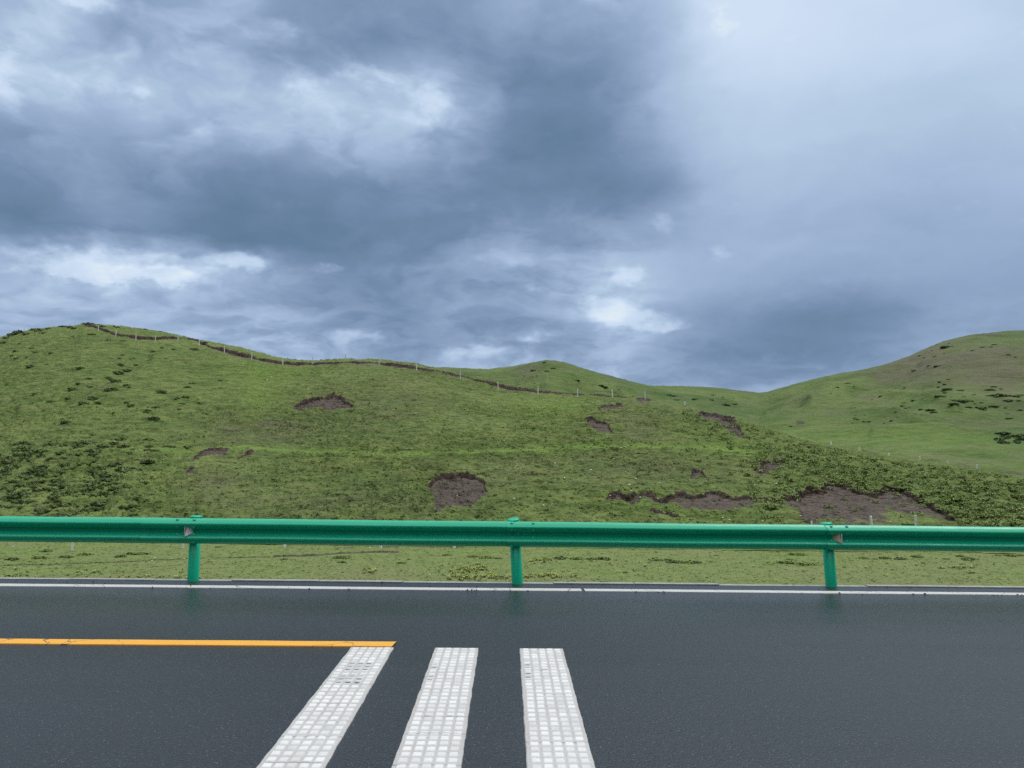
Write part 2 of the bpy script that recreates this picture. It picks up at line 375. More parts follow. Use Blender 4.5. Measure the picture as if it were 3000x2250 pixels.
# ------------------------------------------------------------------ near hill
NC = dict(
 sky=[(-3200, 1330), (-1800, 1230), (-900, 1120), (-300, 1030), (0, 988), (60, 972), (140, 960), (215, 955), (245, 949), (330, 954), (420, 963), (477, 972), (583, 997), (705, 1020),
      (800, 1046), (868, 1057), (915, 1060), (1010, 1054), (1112, 1056), (1220, 1068), (1356, 1102), (1430, 1119), (1500, 1137), (1575, 1146), (1663, 1153), (1760, 1158), (1825, 1164), (1897, 1173), (2005, 1190),
      (2049, 1203), (2144, 1226), (2250, 1257), (2396, 1300), (2521, 1328), (2604, 1345), (2690, 1357), (2775, 1365), (2860, 1379), (2925, 1389), (3000, 1401), (3300, 1440), (3800, 1490), (5200, 1540)],
 yc=[(-3200, 190), (-900, 260), (0, 250), (245, 232), (600, 205), (868, 190), (1112, 176), (1500, 163), (1900, 148), (2250, 136), (2600, 126), (3000, 112), (3800, 100), (5200, 90)])
def tab_a(tab, fn):
    out = []
    for px, v in tab: out.append(fn(px, v))
    return np.array(out)
_sk = tab_a(NC['sky'], lambda x, y: ae(x, y)); _yc = tab_a(NC['yc'], lambda x, v: (ae(x, 1200)[0], v))
Y0, ZM, PW = 42., -3.6, 3.3
E0N = (ZM-HC)/Y0
def near_ec(a): return np.interp(a, _sk[:, 0], _sk[:, 1])
def near_yc(a): return np.interp(a, _yc[:, 0], _yc[:, 1])
def near_e(a, Y):
    ec, yc = near_ec(a), near_yc(a); t = (Y-Y0)/(yc-Y0); tc = np.clip(t, 0, 1)
    e = E0N+(ec-E0N)*(1-(1-tc)**PW)
    over = np.clip(Y-yc, 0, None)
    return np.where(t > 1, e-.45*(over/yc)**2-.0*over, e)
def near_Y(a, e):
    ec, yc = near_ec(a), near_yc(a); g = np.clip((e-E0N)/(ec-E0N), 0, 1); return Y0+(yc-Y0)*(1-(1-g)**(1/PW))
SCARS = [
 (.9, [(862,1200),(892,1187),(926,1175),(950,1168),(977,1164),(1001,1173),(1021,1185),(1037,1195)], [(862,1202),(913,1203),(953,1206),(1004,1202),(1037,1198)]),
 (.7, [(1255,1432),(1269,1419),(1293,1405),(1326,1398),(1360,1397),(1394,1400),(1415,1415),(1425,1429),(1428,1440)], [(1255,1436),(1269,1459),(1274,1503),(1299,1503),(1326,1497),(1354,1503),(1377,1497),(1411,1459),(1428,1440)]),
 (1., [(2041,1220),(2056,1212),(2093,1218),(2127,1229),(2154,1240),(2165,1258),(2176,1275),(2182,1288)], [(2041,1228),(2076,1237),(2097,1242),(2127,1261),(2154,1280),(2171,1286),(2182,1290)]),
 (.6, [(1751,1205),(1771,1197),(1795,1192),(1815,1192),(1829,1198)], [(1751,1209),(1788,1205),(1805,1206),(1829,1200)]),
 (.5, [(1720,1241),(1737,1237),(1758,1251),(1778,1251),(1795,1271)], [(1720,1251),(1744,1268),(1764,1273),(1785,1275),(1795,1273)]),
 (.5, [(2024,1398),(2029,1385),(2049,1380),(2063,1395),(2076,1402)], [(2024,1402),(2043,1395),(2060,1400),(2076,1403)]),
 (.6, [(2210,1381),(2229,1368),(2246,1362),(2270,1354),(2300,1355)], [(2210,1390),(2230,1396),(2250,1393),(2275,1387),(2300,1358)]),
 (.7, [(1778,1464),(1805,1459),(1839,1468),(1873,1462),(1907,1466),(1941,1471),(1975,1463),(1995,1459),(2029,1461),(2059,1449),(2083,1437),(2104,1442),(2127,1453),(2161,1463),(2205,1453),(2246,1461),(2300,1458)],
      [(1778,1467),(1839,1475),(1907,1475),(1941,1485),(1975,1486),(2009,1495),(2042,1494),(2093,1500),(2127,1500),(2178,1490),(2246,1482),(2300,1465)]),
 (1.1, [(2291,1446),(2308,1459),(2352,1446),(2416,1441),(2433,1425),(2460,1427),(2487,1436),(2521,1449),(2555,1454),(2589,1442),(2613,1436),(2640,1442),(2674,1459),(2725,1480),(2759,1503),(2810,1534),(2850,1560)],
      [(2291,1468),(2340,1500),(2350,1575),(2430,1580),(2600,1580),(2850,1580)]),
 (.4, [(563,1352),(583,1331),(610,1322),(644,1321),(668,1322)], [(563,1359),(590,1340),(627,1333),(668,1333)]),
 (.3, [(698,1350),(720,1334),(742,1329)], [(698,1353),(725,1345),(742,1334)]),
 (.3, [(545,1388),(560,1380),(570,1378)], [(545,1396),(560,1394),(570,1384)]),
 (.35, [(1865,1174),(1880,1172),(1905,1176)], [(1865,1178),(1880,1182),(1905,1180)]),
 (.25, [(1905,1500),(1935,1503),(1960,1510),(1990,1520)], [(1905,1502),(1935,1508),(1960,1517),(1990,1524)]),
]
TRENCH = [(240,953),(288,963),(339,981),(397,991),(454,995),(522,993),(576,1000),(610,1017),(658,1031),(746,1052),(828,1068),(896,1069),(1011,1066),(1111,1067),(1220,1082),(1348,1107),(1411,1121),(1500,1142),(1575,1152),(1691,1160),(1795,1165),(1835,1168)]
TRACK = [(300,1312),(560,1322),(650,1318),(705,1313),(814,1322),(976,1331),(1153,1341),(1288,1334),(1492,1326),(1695,1318),(1900,1316),(2100,1320),(2240,1335)]
TW = [(240,4),(300,6),(400,7),(520,3.5),(620,7),(740,8),(880,5),(940,3),(1040,4),(1110,7.5),(1300,8.5),(1420,6),(1500,5.5),(1600,7),(1750,8),(1835,3)]
def near_z(a, Y): return HC+Y*near_e(a, Y)
def spot(px, py, cx, cy, rx, ry, rot=0):
    dx, dy = px-cx, py-cy; c, s = math.cos(rot), math.sin(rot)
    return np.exp(-(((dx*c+dy*s)/rx)**2+((-dx*s+dy*c)/ry)**2))
def warp_cols(n_in, n_out, a0, a1, aw):
    return np.concatenate([np.linspace(-aw, a0, n_out, endpoint=False), np.linspace(a0, a1, n_in), np.linspace(a1, aw, n_out+1)[1:]])
def build_near():
    A = warp_cols(1500, 110, -.72, .72, 1.5)
    s = np.linspace(0, 1, 560); te = 1-(1-s)**(1/PW); t = .62*te+.38*s
    ext = 1+np.linspace(0, .75, 26)[1:]
    T = np.concatenate([t, ext])
    AA, TT = np.meshgrid(A, T); yc = near_yc(AA); YY = Y0+TT*(yc-Y0); XX = AA*YY
    e = near_e(AA, YY); Z = HC+YY*e
    PX, PY = to_px(XX, YY, Z)
    # jitter that frays the outlines of everything mapped on the slope
    jx = 9*fbm(XX*.9, YY*.9, 3, 4); jy = 7*fbm(XX*1.1, YY*1.1, 3, 9)
    qx, qy = PX+jx, PY+jy
    front = (TT <= 1.0)
    # hummocks and terracettes following the contour
    rise = sstep(TT, .0, .05)
    h = .30*fbm(XX*.10, YY*.10, 3, 21)*rise
    h += .34*fbm(XX*.42+.3*fbm(XX*.2, YY*.2, 2, 2), Z*1.5+YY*.25+.6*fbm(XX*.3, YY*.3, 2, 8), 2, 31)*rise
    rg = 1-np.abs(fbm(XX*.85, Z*3.4+YY*.55, 3, 41))*2.4
    rough = .55+.9*sstep(fbm(XX*.06, YY*.06, 2, 50), -.3, .3)
    rough *= 1-.6*sstep(PY, 1330, 1180)*sstep(PX, 900, 500)
    h += .26*rg*rough*rise
    h += .09*fbm(XX*2.4, YY*1.9, 3, 61)*rise
    bushy = sstep(PX, 2180, 2450)*sstep(PY, 1250, 1330)
    h += bushy*.3*np.clip(fbm(XX*.75, YY*.75, 3, 71), 0, 1)
    # gullies
    for (x0, y0, x1, y1, w, d) in ((430, 1045, 190, 1170, 14, .9), (190, 1170, 0, 1230, 16, .6), (760, 1225, 520, 1330, 16, .5), (45, 1200, 0, 1218, 8, .5)):
        tt = np.clip(((PX-x0)*(x1-x0)+(PY-y0)*(y1-y0))/((x1-x0)**2+(y1-y0)**2), 0, 1)
        dd = np.hypot(PX-x0-tt*(x1-x0), (PY-y0-tt*(y1-y0)))
        h -= d*np.exp(-(dd/w)**2)*front
    # track bench
    ty = np.interp(PX, *zip(*TRACK)); tm = np.exp(-((PY+jy*.5-ty)/8.)**2)*sstep(PX, 250, 420)*sstep(PX, 2330, 2150)*front
    h = h*(1-.7*tm)+.18*np.exp(-((PY-ty-6)/8.)**2)*sstep(PX, 500, 700)*sstep(PX, 2330, 2150)*front
    lush = tm*(.55+.5*sstep(PX, 500, 800))*(.85+.5*fbm(XX*.5, YY*.5, 2, 77))
    lush += .32*spot(PX, PY, 800, 1090, 130, 40)+.3*spot(PX, PY, 760, 1170, 60, 60)+.35*spot(PX, PY, 1620, 1195, 110, 25)+.28*spot(PX, PY, 2120, 1310, 120, 30)+.25*spot(PX, PY, 1900, 1480, 160, 18)
    dry = .75*spot(PX, PY, 1150, 1180, 220, 90)*.6+.8*spot(PX, PY, 760, 1260, 190, 40)+.7*spot(PX, PY, 640, 1420, 90, 60)+.45*spot(PX, PY, 1750, 1380, 500, 50)+.55*spot(PX, PY, 1000, 1480, 400, 50)
    dry += .5*spot(PX, PY, 280, 1130, 40, 20)+.7*spot(PX, PY, 2500, 1520, 150, 25)+.45*spot(PX, PY, 1870, 1260, 110, 60)+.35*spot(PX, PY, 2000, 1180, 160, 30)
    dry *= .7+.9*fbm(XX*.22, YY*.22, 3, 88)
    earth = np.zeros_like(Z); scarp = np.zeros_like(Z)
    for d, top, bot in SCARS:
        yt = np.interp(qx, *zip(*top)); yb = np.interp(qx, *zip(*bot))
        x0, x1 = top[0][0], top[-1][0]
        inx = sstep(qx, x0-3, x0+4)*sstep(qx, x1+3, x1-4)*front
        big = (yb-yt).max() > 60 and d > 1
        fr = np.clip((PY+jy*.8-yt)/np.maximum(yb-yt, 3), 0, 1.)
        hgt = np.maximum(yb-yt, 3)
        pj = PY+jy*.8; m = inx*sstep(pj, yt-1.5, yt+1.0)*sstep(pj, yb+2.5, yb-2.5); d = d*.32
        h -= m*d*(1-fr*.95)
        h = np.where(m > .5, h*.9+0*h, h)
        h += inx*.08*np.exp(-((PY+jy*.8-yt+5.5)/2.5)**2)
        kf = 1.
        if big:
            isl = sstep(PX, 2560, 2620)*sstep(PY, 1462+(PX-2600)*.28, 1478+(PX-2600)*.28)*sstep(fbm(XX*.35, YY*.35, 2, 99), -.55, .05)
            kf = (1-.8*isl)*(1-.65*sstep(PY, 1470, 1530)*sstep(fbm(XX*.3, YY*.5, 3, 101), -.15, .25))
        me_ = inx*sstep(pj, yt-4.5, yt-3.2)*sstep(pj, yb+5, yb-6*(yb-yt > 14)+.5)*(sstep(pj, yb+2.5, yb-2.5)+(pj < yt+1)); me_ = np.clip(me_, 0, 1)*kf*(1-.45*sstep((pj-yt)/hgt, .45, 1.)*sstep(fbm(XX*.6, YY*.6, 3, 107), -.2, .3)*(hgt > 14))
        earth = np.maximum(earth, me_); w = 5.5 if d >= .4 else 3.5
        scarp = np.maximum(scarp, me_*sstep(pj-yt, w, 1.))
    yt = np.interp(PX, *zip(*TRENCH)); tw = np.interp(PX, *zip(*TW))
    tq = PY+jy*.25-yt
    m = sstep(PX, 232, 250)*sstep(PX, 1850, 1825)*sstep(tq, -1-tw*.5, .5-tw*.5)*sstep(tq, tw*.5+1.5, tw*.5)*front
    m *= sstep(TT, .0, .3)
    h -= m*1.0*sstep(tq, tw*.5, -tw*.5)
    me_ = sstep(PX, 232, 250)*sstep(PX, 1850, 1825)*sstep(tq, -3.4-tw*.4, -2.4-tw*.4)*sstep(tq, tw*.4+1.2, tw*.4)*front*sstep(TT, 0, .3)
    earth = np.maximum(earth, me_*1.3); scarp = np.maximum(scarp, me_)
    dry += .55*np.exp(-((PY-yt-tw)/5.)**2)*sstep(PX, 560, 640)*sstep(PX, 1300, 1000)*front
    # crest stays on its surveyed outline
    h *= 1-.55*sstep(TT, .86, 1.0)*(1-m)
    Z = Z+h
    Z = np.where(TT > 1, np.maximum(Z, -7), Z)
    fl = (np.abs(YY-Y0) < .01); Z = np.where(fl, ZM+.05*fbm(XX*.3, YY*.3, 2, 5), Z)
    V = np.stack([XX, YY, Z], -1).reshape(-1, 3)
    me = mesh_np('near_hill', V, grid_faces(len(T), len(A)))
    for n_, v_ in (('earth', earth), ('scarp', scarp), ('lush', np.clip(lush, 0, .8)), ('dry', np.clip(dry, 0, .9))): add_attr(me, n_, v_)
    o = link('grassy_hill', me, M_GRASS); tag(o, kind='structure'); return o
build_near()

# ------------------------------------------------------------------ far hills
_fs = tab_a([(-3200, 1250), (-600, 1150), (0, 1110), (1000, 1090), (1240, 1081), (1265, 1077), (1300, 1075), (1400, 1080), (1430, 1081), (1500, 1073), (1555, 1062), (1600, 1056), (1650, 1060), (1700, 1077), (1750, 1092),
  (1830, 1112), (1900, 1129), (2000, 1131), (2100, 1136), (2180, 1147), (2222, 1151), (2250, 1148), (2300, 1133), (2380, 1112), (2450, 1098), (2540, 1083), (2600, 1067), (2660, 1045), (2730, 1013),
  (2790, 993), (2830, 984), (2880, 976), (2940, 971), (3000, 967), (3400, 950), (4200, 1010), (5400, 1150)], lambda x, y: ae(x, y))
_fy = tab_a([(-3200, 420), (1300, 400), (1600, 350), (2000, 430), (2222, 450), (2600, 400), (3000, 400), (5400, 420)], lambda x, v: (ae(x, 1100)[0], v))
FY0, FE0, FP = 135., (-4.2-HC)/135., 1.9
def far_ec(a): return np.interp(a, _fs[:, 0], _fs[:, 1])
def far_yc(a): return np.interp(a, _fy[:, 0], _fy[:, 1])
def far_e(a, Y):
    ec, yc = far_ec(a), far_yc(a); t = np.clip((Y-FY0)/(yc-FY0), 0, 1)
    e = FE0+(ec-FE0)*(1-(1-t)**FP)
    over = np.clip(Y-yc, 0, None); return e-.5*(over/yc)**2
def far_Y(a, e):
    ec, yc = far_ec(a), far_yc(a); g = np.clip((e-FE0)/(ec-FE0), 0, 1); return FY0+(yc-FY0)*(1-(1-g)**(1/FP))
def build_far():
    A = warp_cols(1100, 110, -.16, .74, 1.5); s = np.linspace(0, 1, 380); te = 1-(1-s)**(1/FP); t = .65*te+.35*s
    T = np.concatenate([t, 1+np.linspace(0, .7, 26)[1:]])
    AA, TT = np.meshgrid(A, T); yc = far_yc(AA); YY = FY0+TT*(yc-FY0); XX = AA*YY; Z = HC+YY*far_e(AA, YY); PX, PY = to_px(XX, YY, Z)
    env = sstep(TT, .02, .3)*(1-.95*sstep(TT, .72, 1.)); keep = 1-sstep(TT, .6, .85)
    h = 5.5*fbm(XX*.012, YY*.016, 3, 121)*env
    h += 2.2*fbm(XX*.03+.5*fbm(XX*.01, YY*.01, 2, 3), Z*.11+YY*.012, 2, 131)*env
    h += .5*fbm(XX*.12, YY*.12, 3, 141)*sstep(TT, .0, .1)
    h += .22*fbm(XX*.35, Z*1.2+YY*.3, 3, 151)*(1-.5*sstep(TT, .85, 1.))
    # spurs and hollows running down the faces
    def ridge(pts, w, d):
        r = np.zeros_like(Z)
        for (x0, y0), (x1, y1) in zip(pts[:-1], pts[1:]):
            tt = np.clip(((PX-x0)*(x1-x0)+(PY-y0)*(y1-y0))/((x1-x0)**2+(y1-y0)**2), 0, 1)
            r = np.maximum(r, np.exp(-((np.hypot(PX-x0-tt*(x1-x0), (PY-y0-tt*(y1-y0))*1.5))/w)**2))
        return d*r*keep
    h += ridge([(1600, 1062), (1660, 1090), (1740, 1130), (1800, 1150)], 22, 3.2)
    h -= ridge([(1560, 1070), (1500, 1110), (1440, 1130)], 26, 2.4)
    h += ridge([(2640, 1060), (2560, 1100), (2450, 1150), (2380, 1190)], 26, 3.5)
    h -= ridge([(2680, 1070), (2600, 1110), (2480, 1165)], 18, 2.6)
    h += ridge([(2480, 1160), (2560, 1155), (2700, 1160), (2800, 1180)], 14, 1.6)
    h += ridge([(2500, 1210), (2620, 1215), (2760, 1235)], 14, 1.6)
    h += ridge([(2560, 1275), (2700, 1262), (2860, 1262), (3050, 1270)], 12, 1.3)
    h += ridge([(2250, 1230), (2340, 1180), (2420, 1140)], 30, 2.2)
    dry = 1.25*spot(PX, PY, 2880, 1070, 190, 60)+1.*spot(PX, PY, 2700, 1060, 110, 40, -.35)+.5*spot(PX, PY, 2620, 1105, 130, 14)+.5*spot(PX, PY, 2540, 1170, 60, 14)+.45*spot(PX, PY, 2430, 1210, 60, 16)
    dry += .4*spot(PX, PY, 2850, 1210, 70, 14)+.5*spot(PX, PY, 2760, 1345, 60, 14)+.55*spot(PX, PY, 1540, 1090, 60, 22)+.4*spot(PX, PY, 2360, 1175, 80, 14, -.4)+.3*spot(PX, PY, 2950, 1150, 120, 18)
    dry = dry*(.85+.8*fbm(XX*.03, YY*.03, 4, 161))
    lush = .28*spot(PX, PY, 2800, 1125, 60, 30)+.3*spot(PX, PY, 2700, 1290, 400, 25)+.2*spot(PX, PY, 2500, 1160, 200, 12)
    earth = .8*spot(PX, PY, 2345, 1256, 20, 4)+.7*spot(PX, PY, 1910, 1159, 14, 2.)+.8*spot(PX, PY, 2940, 1385, 110, 5, .08)+.75*spot(PX, PY, 2830, 1367, 40, 6, .35)+.8*spot(PX, PY, 2318, 1248, 6, 2)+.8*spot(PX, PY, 2900, 979, 60, 1.3, -.06)
    Z = Z+h; V = np.stack([XX, YY, Z], -1).reshape(-1, 3); me = mesh_np('far_hill', V, grid_faces(len(T), len(A)))
    for n_, v_ in (('earth', earth), ('scarp', earth*.4), ('lush', np.clip(lush, 0, .8)), ('dry', np.clip(dry, 0, .95))): add_attr(me, n_, v_)
    tag(link('distant_hills', me, M_FAR), kind='structure')
    from mathutils.kdtree import KDTree
    return (AA, TT, XX, YY, Z)
FARG = build_far()

# ------------------------------------------------------------------ road frame
TH = math.atan(.0194); CT, ST = math.cos(TH), math.sin(TH); OY = 9.912
def rd(s, t, z=0.): return (s*CT-t*ST, OY+t*CT+s*ST, z)
road_root_rot = TH
def road_obj(name, me, mat, z=0.):
    o = link(name, me, mat); o.location = (0, OY, z); o.rotation_euler = (0, 0, TH); return o
# carriageway with a little camber towards the verge edge
def build_road():
    S = np.concatenate([np.linspace(-160, -14, 30), np.linspace(-13.5, 13.5, 120), np.linspace(14, 160, 30)]); T = np.linspace(-11, .035, 60)
    SS, TT = np.meshgrid(S, T); Z = .004*fbm(SS*.35, TT*.35, 3, 7)
    me = mesh_np('road', np.stack([SS, TT, Z], -1).reshape(-1, 3), grid_faces(len(T), len(S)))
    tag(road_obj('road', me, M_ASPH), kind='structure')
build_road()
def box_np(x0, x1, y0, y1, z0, z1):
    V = [(x, y, z) for z in (z0, z1) for y in (y0, y1) for x in (x0, x1)]
    F = [(0, 2, 3, 1), (4, 5, 7, 6), (0, 1, 5, 4), (2, 6, 7, 3), (0, 4, 6, 2), (1, 3, 7, 5)]
    return np.array(V, float), np.array(F)
def join(parts):
    V, F, n = [], [], 0
    for v, f in parts: V.append(v); F.append(f+n); n += len(v)
    return np.concatenate(V), np.concatenate(F)
# concrete edging of the verge: short cast lengths
kp = []
s_ = -60.
while s_ < 60:
    L = random.uniform(.9, 1.1); v, f = box_np(s_, s_+L-.012, .036, .135, -.3, .006+random.uniform(-.006, .008)); v[:, 1] += random.uniform(-.004, .004); kp.append((v, f)); s_ += L
V, F = join(kp); tag(road_obj('kerb', mesh_np('kerb', V, F, False), M_CONC2), kind='structure')
# painted lines: slabs with slightly ragged edges
def line_mesh(name, s0, s1, t0, t1, z, slant=0., step=.12):
    n = max(2, int((s1-s0)/step)); s = np.linspace(s0, s1, n)
    lo = t0+.006*fbm(s*2, s*0, 3, 5); hi = t1+.006*fbm(s*2, s*0, 3, 9); zz = z+.004*fbm(s*.35, s*0+(t0*.35), 3, 7)
    sl = np.zeros(n); sl[-1] = slant
    rows = [np.stack([s-sl, lo, zz-.01], 1), np.stack([s-sl, lo+.002, zz], 1), np.stack([s, hi-.002, zz], 1), np.stack([s, hi, zz-.01], 1)]
    return mesh_np(name, np.concatenate(rows), grid_faces(4, n), False)
lo = road_obj('edge_line', line_mesh('edge_line', -70, .868, -.468, -.316, .008), M_WHITE)
tag(lo, kind='structure')
lo = road_obj('edge_line', line_mesh('edge_line_b', .905, 70, -.468, -.316, .008), M_WHITE)
tag(lo, kind='structure')
lo = road_obj('centre_line', line_mesh('centre_line', -70, -1.045, -3.135, -2.970, .009, .018), M_YEL)
tag(lo, kind='structure')

# ------------------------------------------------------------------ raised studded stripes
def rumble(s0, s1, cracks, tyre, seed):
    t_far, t_near = -3.155, -9.2
    rs = random.Random(seed)
    ns, nt = 5*12+2, 0
    ps = (s1-s0-.03)/5; pt = .0805
    nrow = int((t_far-t_near-.02)/pt)
    S = np.linspace(s0, s1, 67); T = np.arange(t_far, t_near, -.0072)
    SS, TT = np.meshgrid(S, T)
    u = (SS-s0-.015)/ps; v = (t_far-.012-TT)/pt
    ui, vi = np.floor(u).astype(int), np.floor(v).astype(int); uf, vf = u-ui-.5, v-vi-.5
    rnd = np.random.RandomState(seed); J = rnd.uniform(-.05, .05, (400, 8, 2)); Hs = rnd.uniform(.75, 1.1, (400, 8))
    ok = (ui >= 0) & (ui < 5) & (vi >= 0); uic, vic = np.clip(ui, 0, 7), np.clip(vi, 0, 399)
    du = np.abs(uf-J[vic, uic, 0]*.5); dv = np.abs(vf-J[vic, uic, 1])
    stud = sstep(du, .42, .30)*sstep(dv, .42, .22)*ok
    z = .007+.0065*stud*Hs[vic, uic]+.0012*fbm(SS*18, TT*18, 3, seed)
    tilt = .0022*(-vf)*stud; z += tilt
    crack = np.zeros_like(z)
    for (ct, x0, x1, w) in cracks:
        line = ct+.012*fbm(SS*7, SS*0+ct, 3, seed+3)
        crack = np.maximum(crack, sstep(np.abs(TT-line), w+.004, w)*sstep(SS-s0, x0*(s1-s0)-.01, x0*(s1-s0)+.01)*sstep(SS-s0, x1*(s1-s0)+.01, x1*(s1-s0)-.01))
    z -= .008*crack
    tm = np.zeros_like(z)
    for (tc, tl, a, bb) in tyre:
        hit = (np.abs(TT-tc) < tl) & (u > a) & (u < bb)
        tm = np.maximum(tm, hit*ok*sstep(np.abs(dv-.0), .22, .05)*sstep(du, .36, .2)*(vf > -.25)*rnd.uniform(.7, 1.4, (400, 8))[vic, uic])
    # ragged, sloping rim
    sag = .006*fbm(TT*5, TT*0, 3, seed+8); SS2 = SS+np.where(SS < (s0+s1)/2, 1, -1)*(-.004+sag)*(np.minimum(SS-s0, s1-SS) < .012)
    rim = (np.minimum(SS-s0, s1-SS) < 1e-4) | (TT > t_far-1e-4)
    z = np.where(rim, -.006, z)
    SS2 = SS2+(TT-t_far)*.0150
    me = mesh_np('studded_stripe', np.stack([SS2, TT, z], -1).reshape(-1, 3), grid_faces(len(T), len(S))[:, ::-1])
    add_attr(me, 'stud', stud); add_attr(me, 'tyre', np.clip(tm, 0, 1)); add_attr(me, 'crack', crack); add_attr(me, 'wear', np.clip((rnd.uniform(0, 1, (400, 8))[vic, uic])**1.8*.7+.5*np.clip(fbm(SS*5, TT*5, 3, seed+4)+.1, 0, 1), 0, 1))
    return me
G_R = 'raised studded white stripes across the lane'
st_defs = [
 (-1.405, -1.045, [(-3.75, .62, .98, .002), (-4.05, .0, .5, .0012), (-4.18, .45, 1., .0015), (-4.62, 0, 1, .0015), (-4.95, .4, 1, .001), (-5.2, 0, 1, .0018), (-5.58, .1, .9, .002)], [(-3.80, .13, 1, 4), (-4.10, .09, 1, 4.2)],
  'leftmost slanting studded white stripe, its far end under the tip of the yellow line'),
 (-.690, -.322, [(-3.66, 0, .45, .0022), (-4.0, 0, .9, .0008), (-4.32, .0, .5, .001), (-4.85, .2, 1, .001), (-5.15, 0, 1, .0016), (-5.6, 0, 1, .0016)], [(-3.76, .07, -.2, 1), (-4.06, .09, -.2, 1)],
  'middle studded white stripe of the three on the asphalt'),
 (.035, .402, [(-3.80, .38, .55, .003), (-3.98, 0, 1, .0006), (-4.4, .3, 1, .0008), (-5.272, 0, 1, .0035)], [(-3.72, .06, -.2, 1), (-4.0, .09, -.2, 1)],
  'rightmost studded white stripe, cut across by a dark crack near the bottom of the photo')]
for k, (a, b_, cr, ty, lb) in enumerate(st_defs):
    o = road_obj('rumble_stripe', rumble(a, b_, cr, ty, 5+k), M_RUM)
    o.location.z = .0; tag(o, lb, 'rumble stripe', G_R)

# ------------------------------------------------------------------ guardrail
rail = bpy.data.objects.new('guardrail', None); C.objects.link(rail); rail.location = (0, OY, 0); rail.rotation_euler = (0, 0, TH)
tag(rail, 'long green W-beam guardrail on round posts between the road and the meadow', 'guardrail')
ZB = .628   # beam centre height
PROF = [(-.018, .158), (-.030, .156), (-.056, .128), (-.076, .104), (-.083, .094), (-.084, .084), (-.077, .072), (-.050, .050), (-.020, .028), (-.006, .016), (-.003, .002),
        (-.004, -.004), (-.012, -.013), (-.020, -.024), (-.050, -.052), (-.074, -.071), (-.083, -.082), (-.0845, -.092), (-.078, -.103), (-.056, -.128), (-.030, -.154), (-.018, -.158)]
def beam_mesh(s0, s1, curl=0.):
    n = max(2, int((s1-s0)/.25)); S = np.linspace(s0, s1, n); P = np.array(PROF); th = .004
    nrm = np.gradient(P, axis=0); nr = np.stack([-nrm[:, 1], nrm[:, 0]], 1); nr /= np.linalg.norm(nr, axis=1)[:, None]
    Q = P[::-1]-nr[::-1]*-th
    ring = np.concatenate([P, Q]); m = len(ring); V = []
    for i, s in enumerate(S):
        f = (s-s0)/(s1-s0); off = -.009*(1-f)
        sag = .0018*math.sin(s*2.1+s0)
        ss = np.full(m, s)
        if i == 0 and curl: zz = ring[:, 1]; ss = ss+curl*(np.abs(ring[:, 0])-.04)+.006*np.sin(zz*22)
        V.append(np.stack([ss, ring[:, 0]+off, ring[:, 1]+ZB+sag], 1))
    V = np.concatenate(V); i = np.arange(n-1)[:, None]*m; j = np.arange(m)[None]; j2 = (j+1) % m
    F = np.stack([(i+j).ravel(), (i+j2).ravel(), (i+m+j2).ravel(), (i+m+j).ravel()], 1)
    k = len(P)
    cap = [[q, q+1, m-2-q, m-1-q] for q in range(k-1)]
    cap2 = [[(n-1)*m+q for q in c[::-1]] for c in cap]
    nv = len(V); V = np.concatenate([V, V[:m], V[-m:]]); cap = np.array(cap)+nv; cap2 = np.array([[nv+m+q for q in c[::-1]] for c in [[q, q+1, m-2-q, m-1-q] for q in range(k-1)]])
    me = mesh_np('rail_beam', V, np.concatenate([F, cap, cap2]))
    return me
def lathe(name, prof, seg=28, axis='z', smooth=True):
    prof = np.array(prof, float); a = np.linspace(0, 2*np.pi, seg, endpoint=False); V = []
    for r, z in prof:
        c, s = np.cos(a)*r, np.sin(a)*r
        V.append(np.stack([c, s, np.full(seg, z)], 1) if axis == 'z' else np.stack([c, np.full(seg, -z), s], 1))
    V = np.concatenate(V); i = np.arange(len(prof)-1)[:, None]*seg; j = np.arange(seg)[None]; j2 = (j+1) % seg
    F = np.stack([(i+j).ravel(), (i+j2).ravel(), (i+seg+j2).ravel(), (i+seg+j).ravel()], 1)
    if axis != 'z': F = F[:, ::-1]*1
    me = mesh_np(name, V, F, smooth)
    for p in me.polygons[-seg:] if False else []: pass
    return me
PT = .045
post_me = lathe('rail_post', [(.070, -.35), (.070, .79), (.0, .79)])
cap_me = lathe('post_cap', [(.0705, -.008), (.077, -.006), (.078, .008), (.074, .015), (.060, .021), (.03, .024), (.0005, .025)])
bolt_me = lathe('bolt', [(.0195, -.002), (.0185, .003), (.0145, .0075), (.008, .0105), (.0005, .0115)], 16, 'y')
bolt2_me = lathe('centre_bolt', [(.020, 0), (.019, .006), (.014, .012), (.007, .015), (.0005, .016)], 16, 'y')
vp, fp = box_np(-.055, .055, -.004, 0., -.035, .035); plate_me = mesh_np('washer_plate', vp, fp, False)
vb, fb = box_np(-.06, .06, -.0, .05, -.12, .12); brk_me = mesh_np('bracket', vb, fb, False)
POSTS = {-1: (-3.992, .004, .0), 0: (.101, -.048, .0), 1: (4.128, -.05, 0)}   # station, lean over its height
def post_s(k):
    if k in POSTS: return POSTS[k][0], POSTS[k][1]
    return (.09+4.05*k, random.uniform(-.02, .02))
NP = 9
ks = list(range(-NP, NP+1))
def seam(k):   # where the right-hand beam's end shows in front, near post k
    return {-1: -4.62, 0: -.045, 1: 4.025}.get(k, .09+4.05*k-.12)
beams = {}
for k in ks[:-1]:
    s0 = seam(k); s1 = seam(k+1)+.32
    beams[k] = link('rail_beam', beam_mesh(s0, s1, .35 if k == 1 else 0.), M_GREEN, rail)
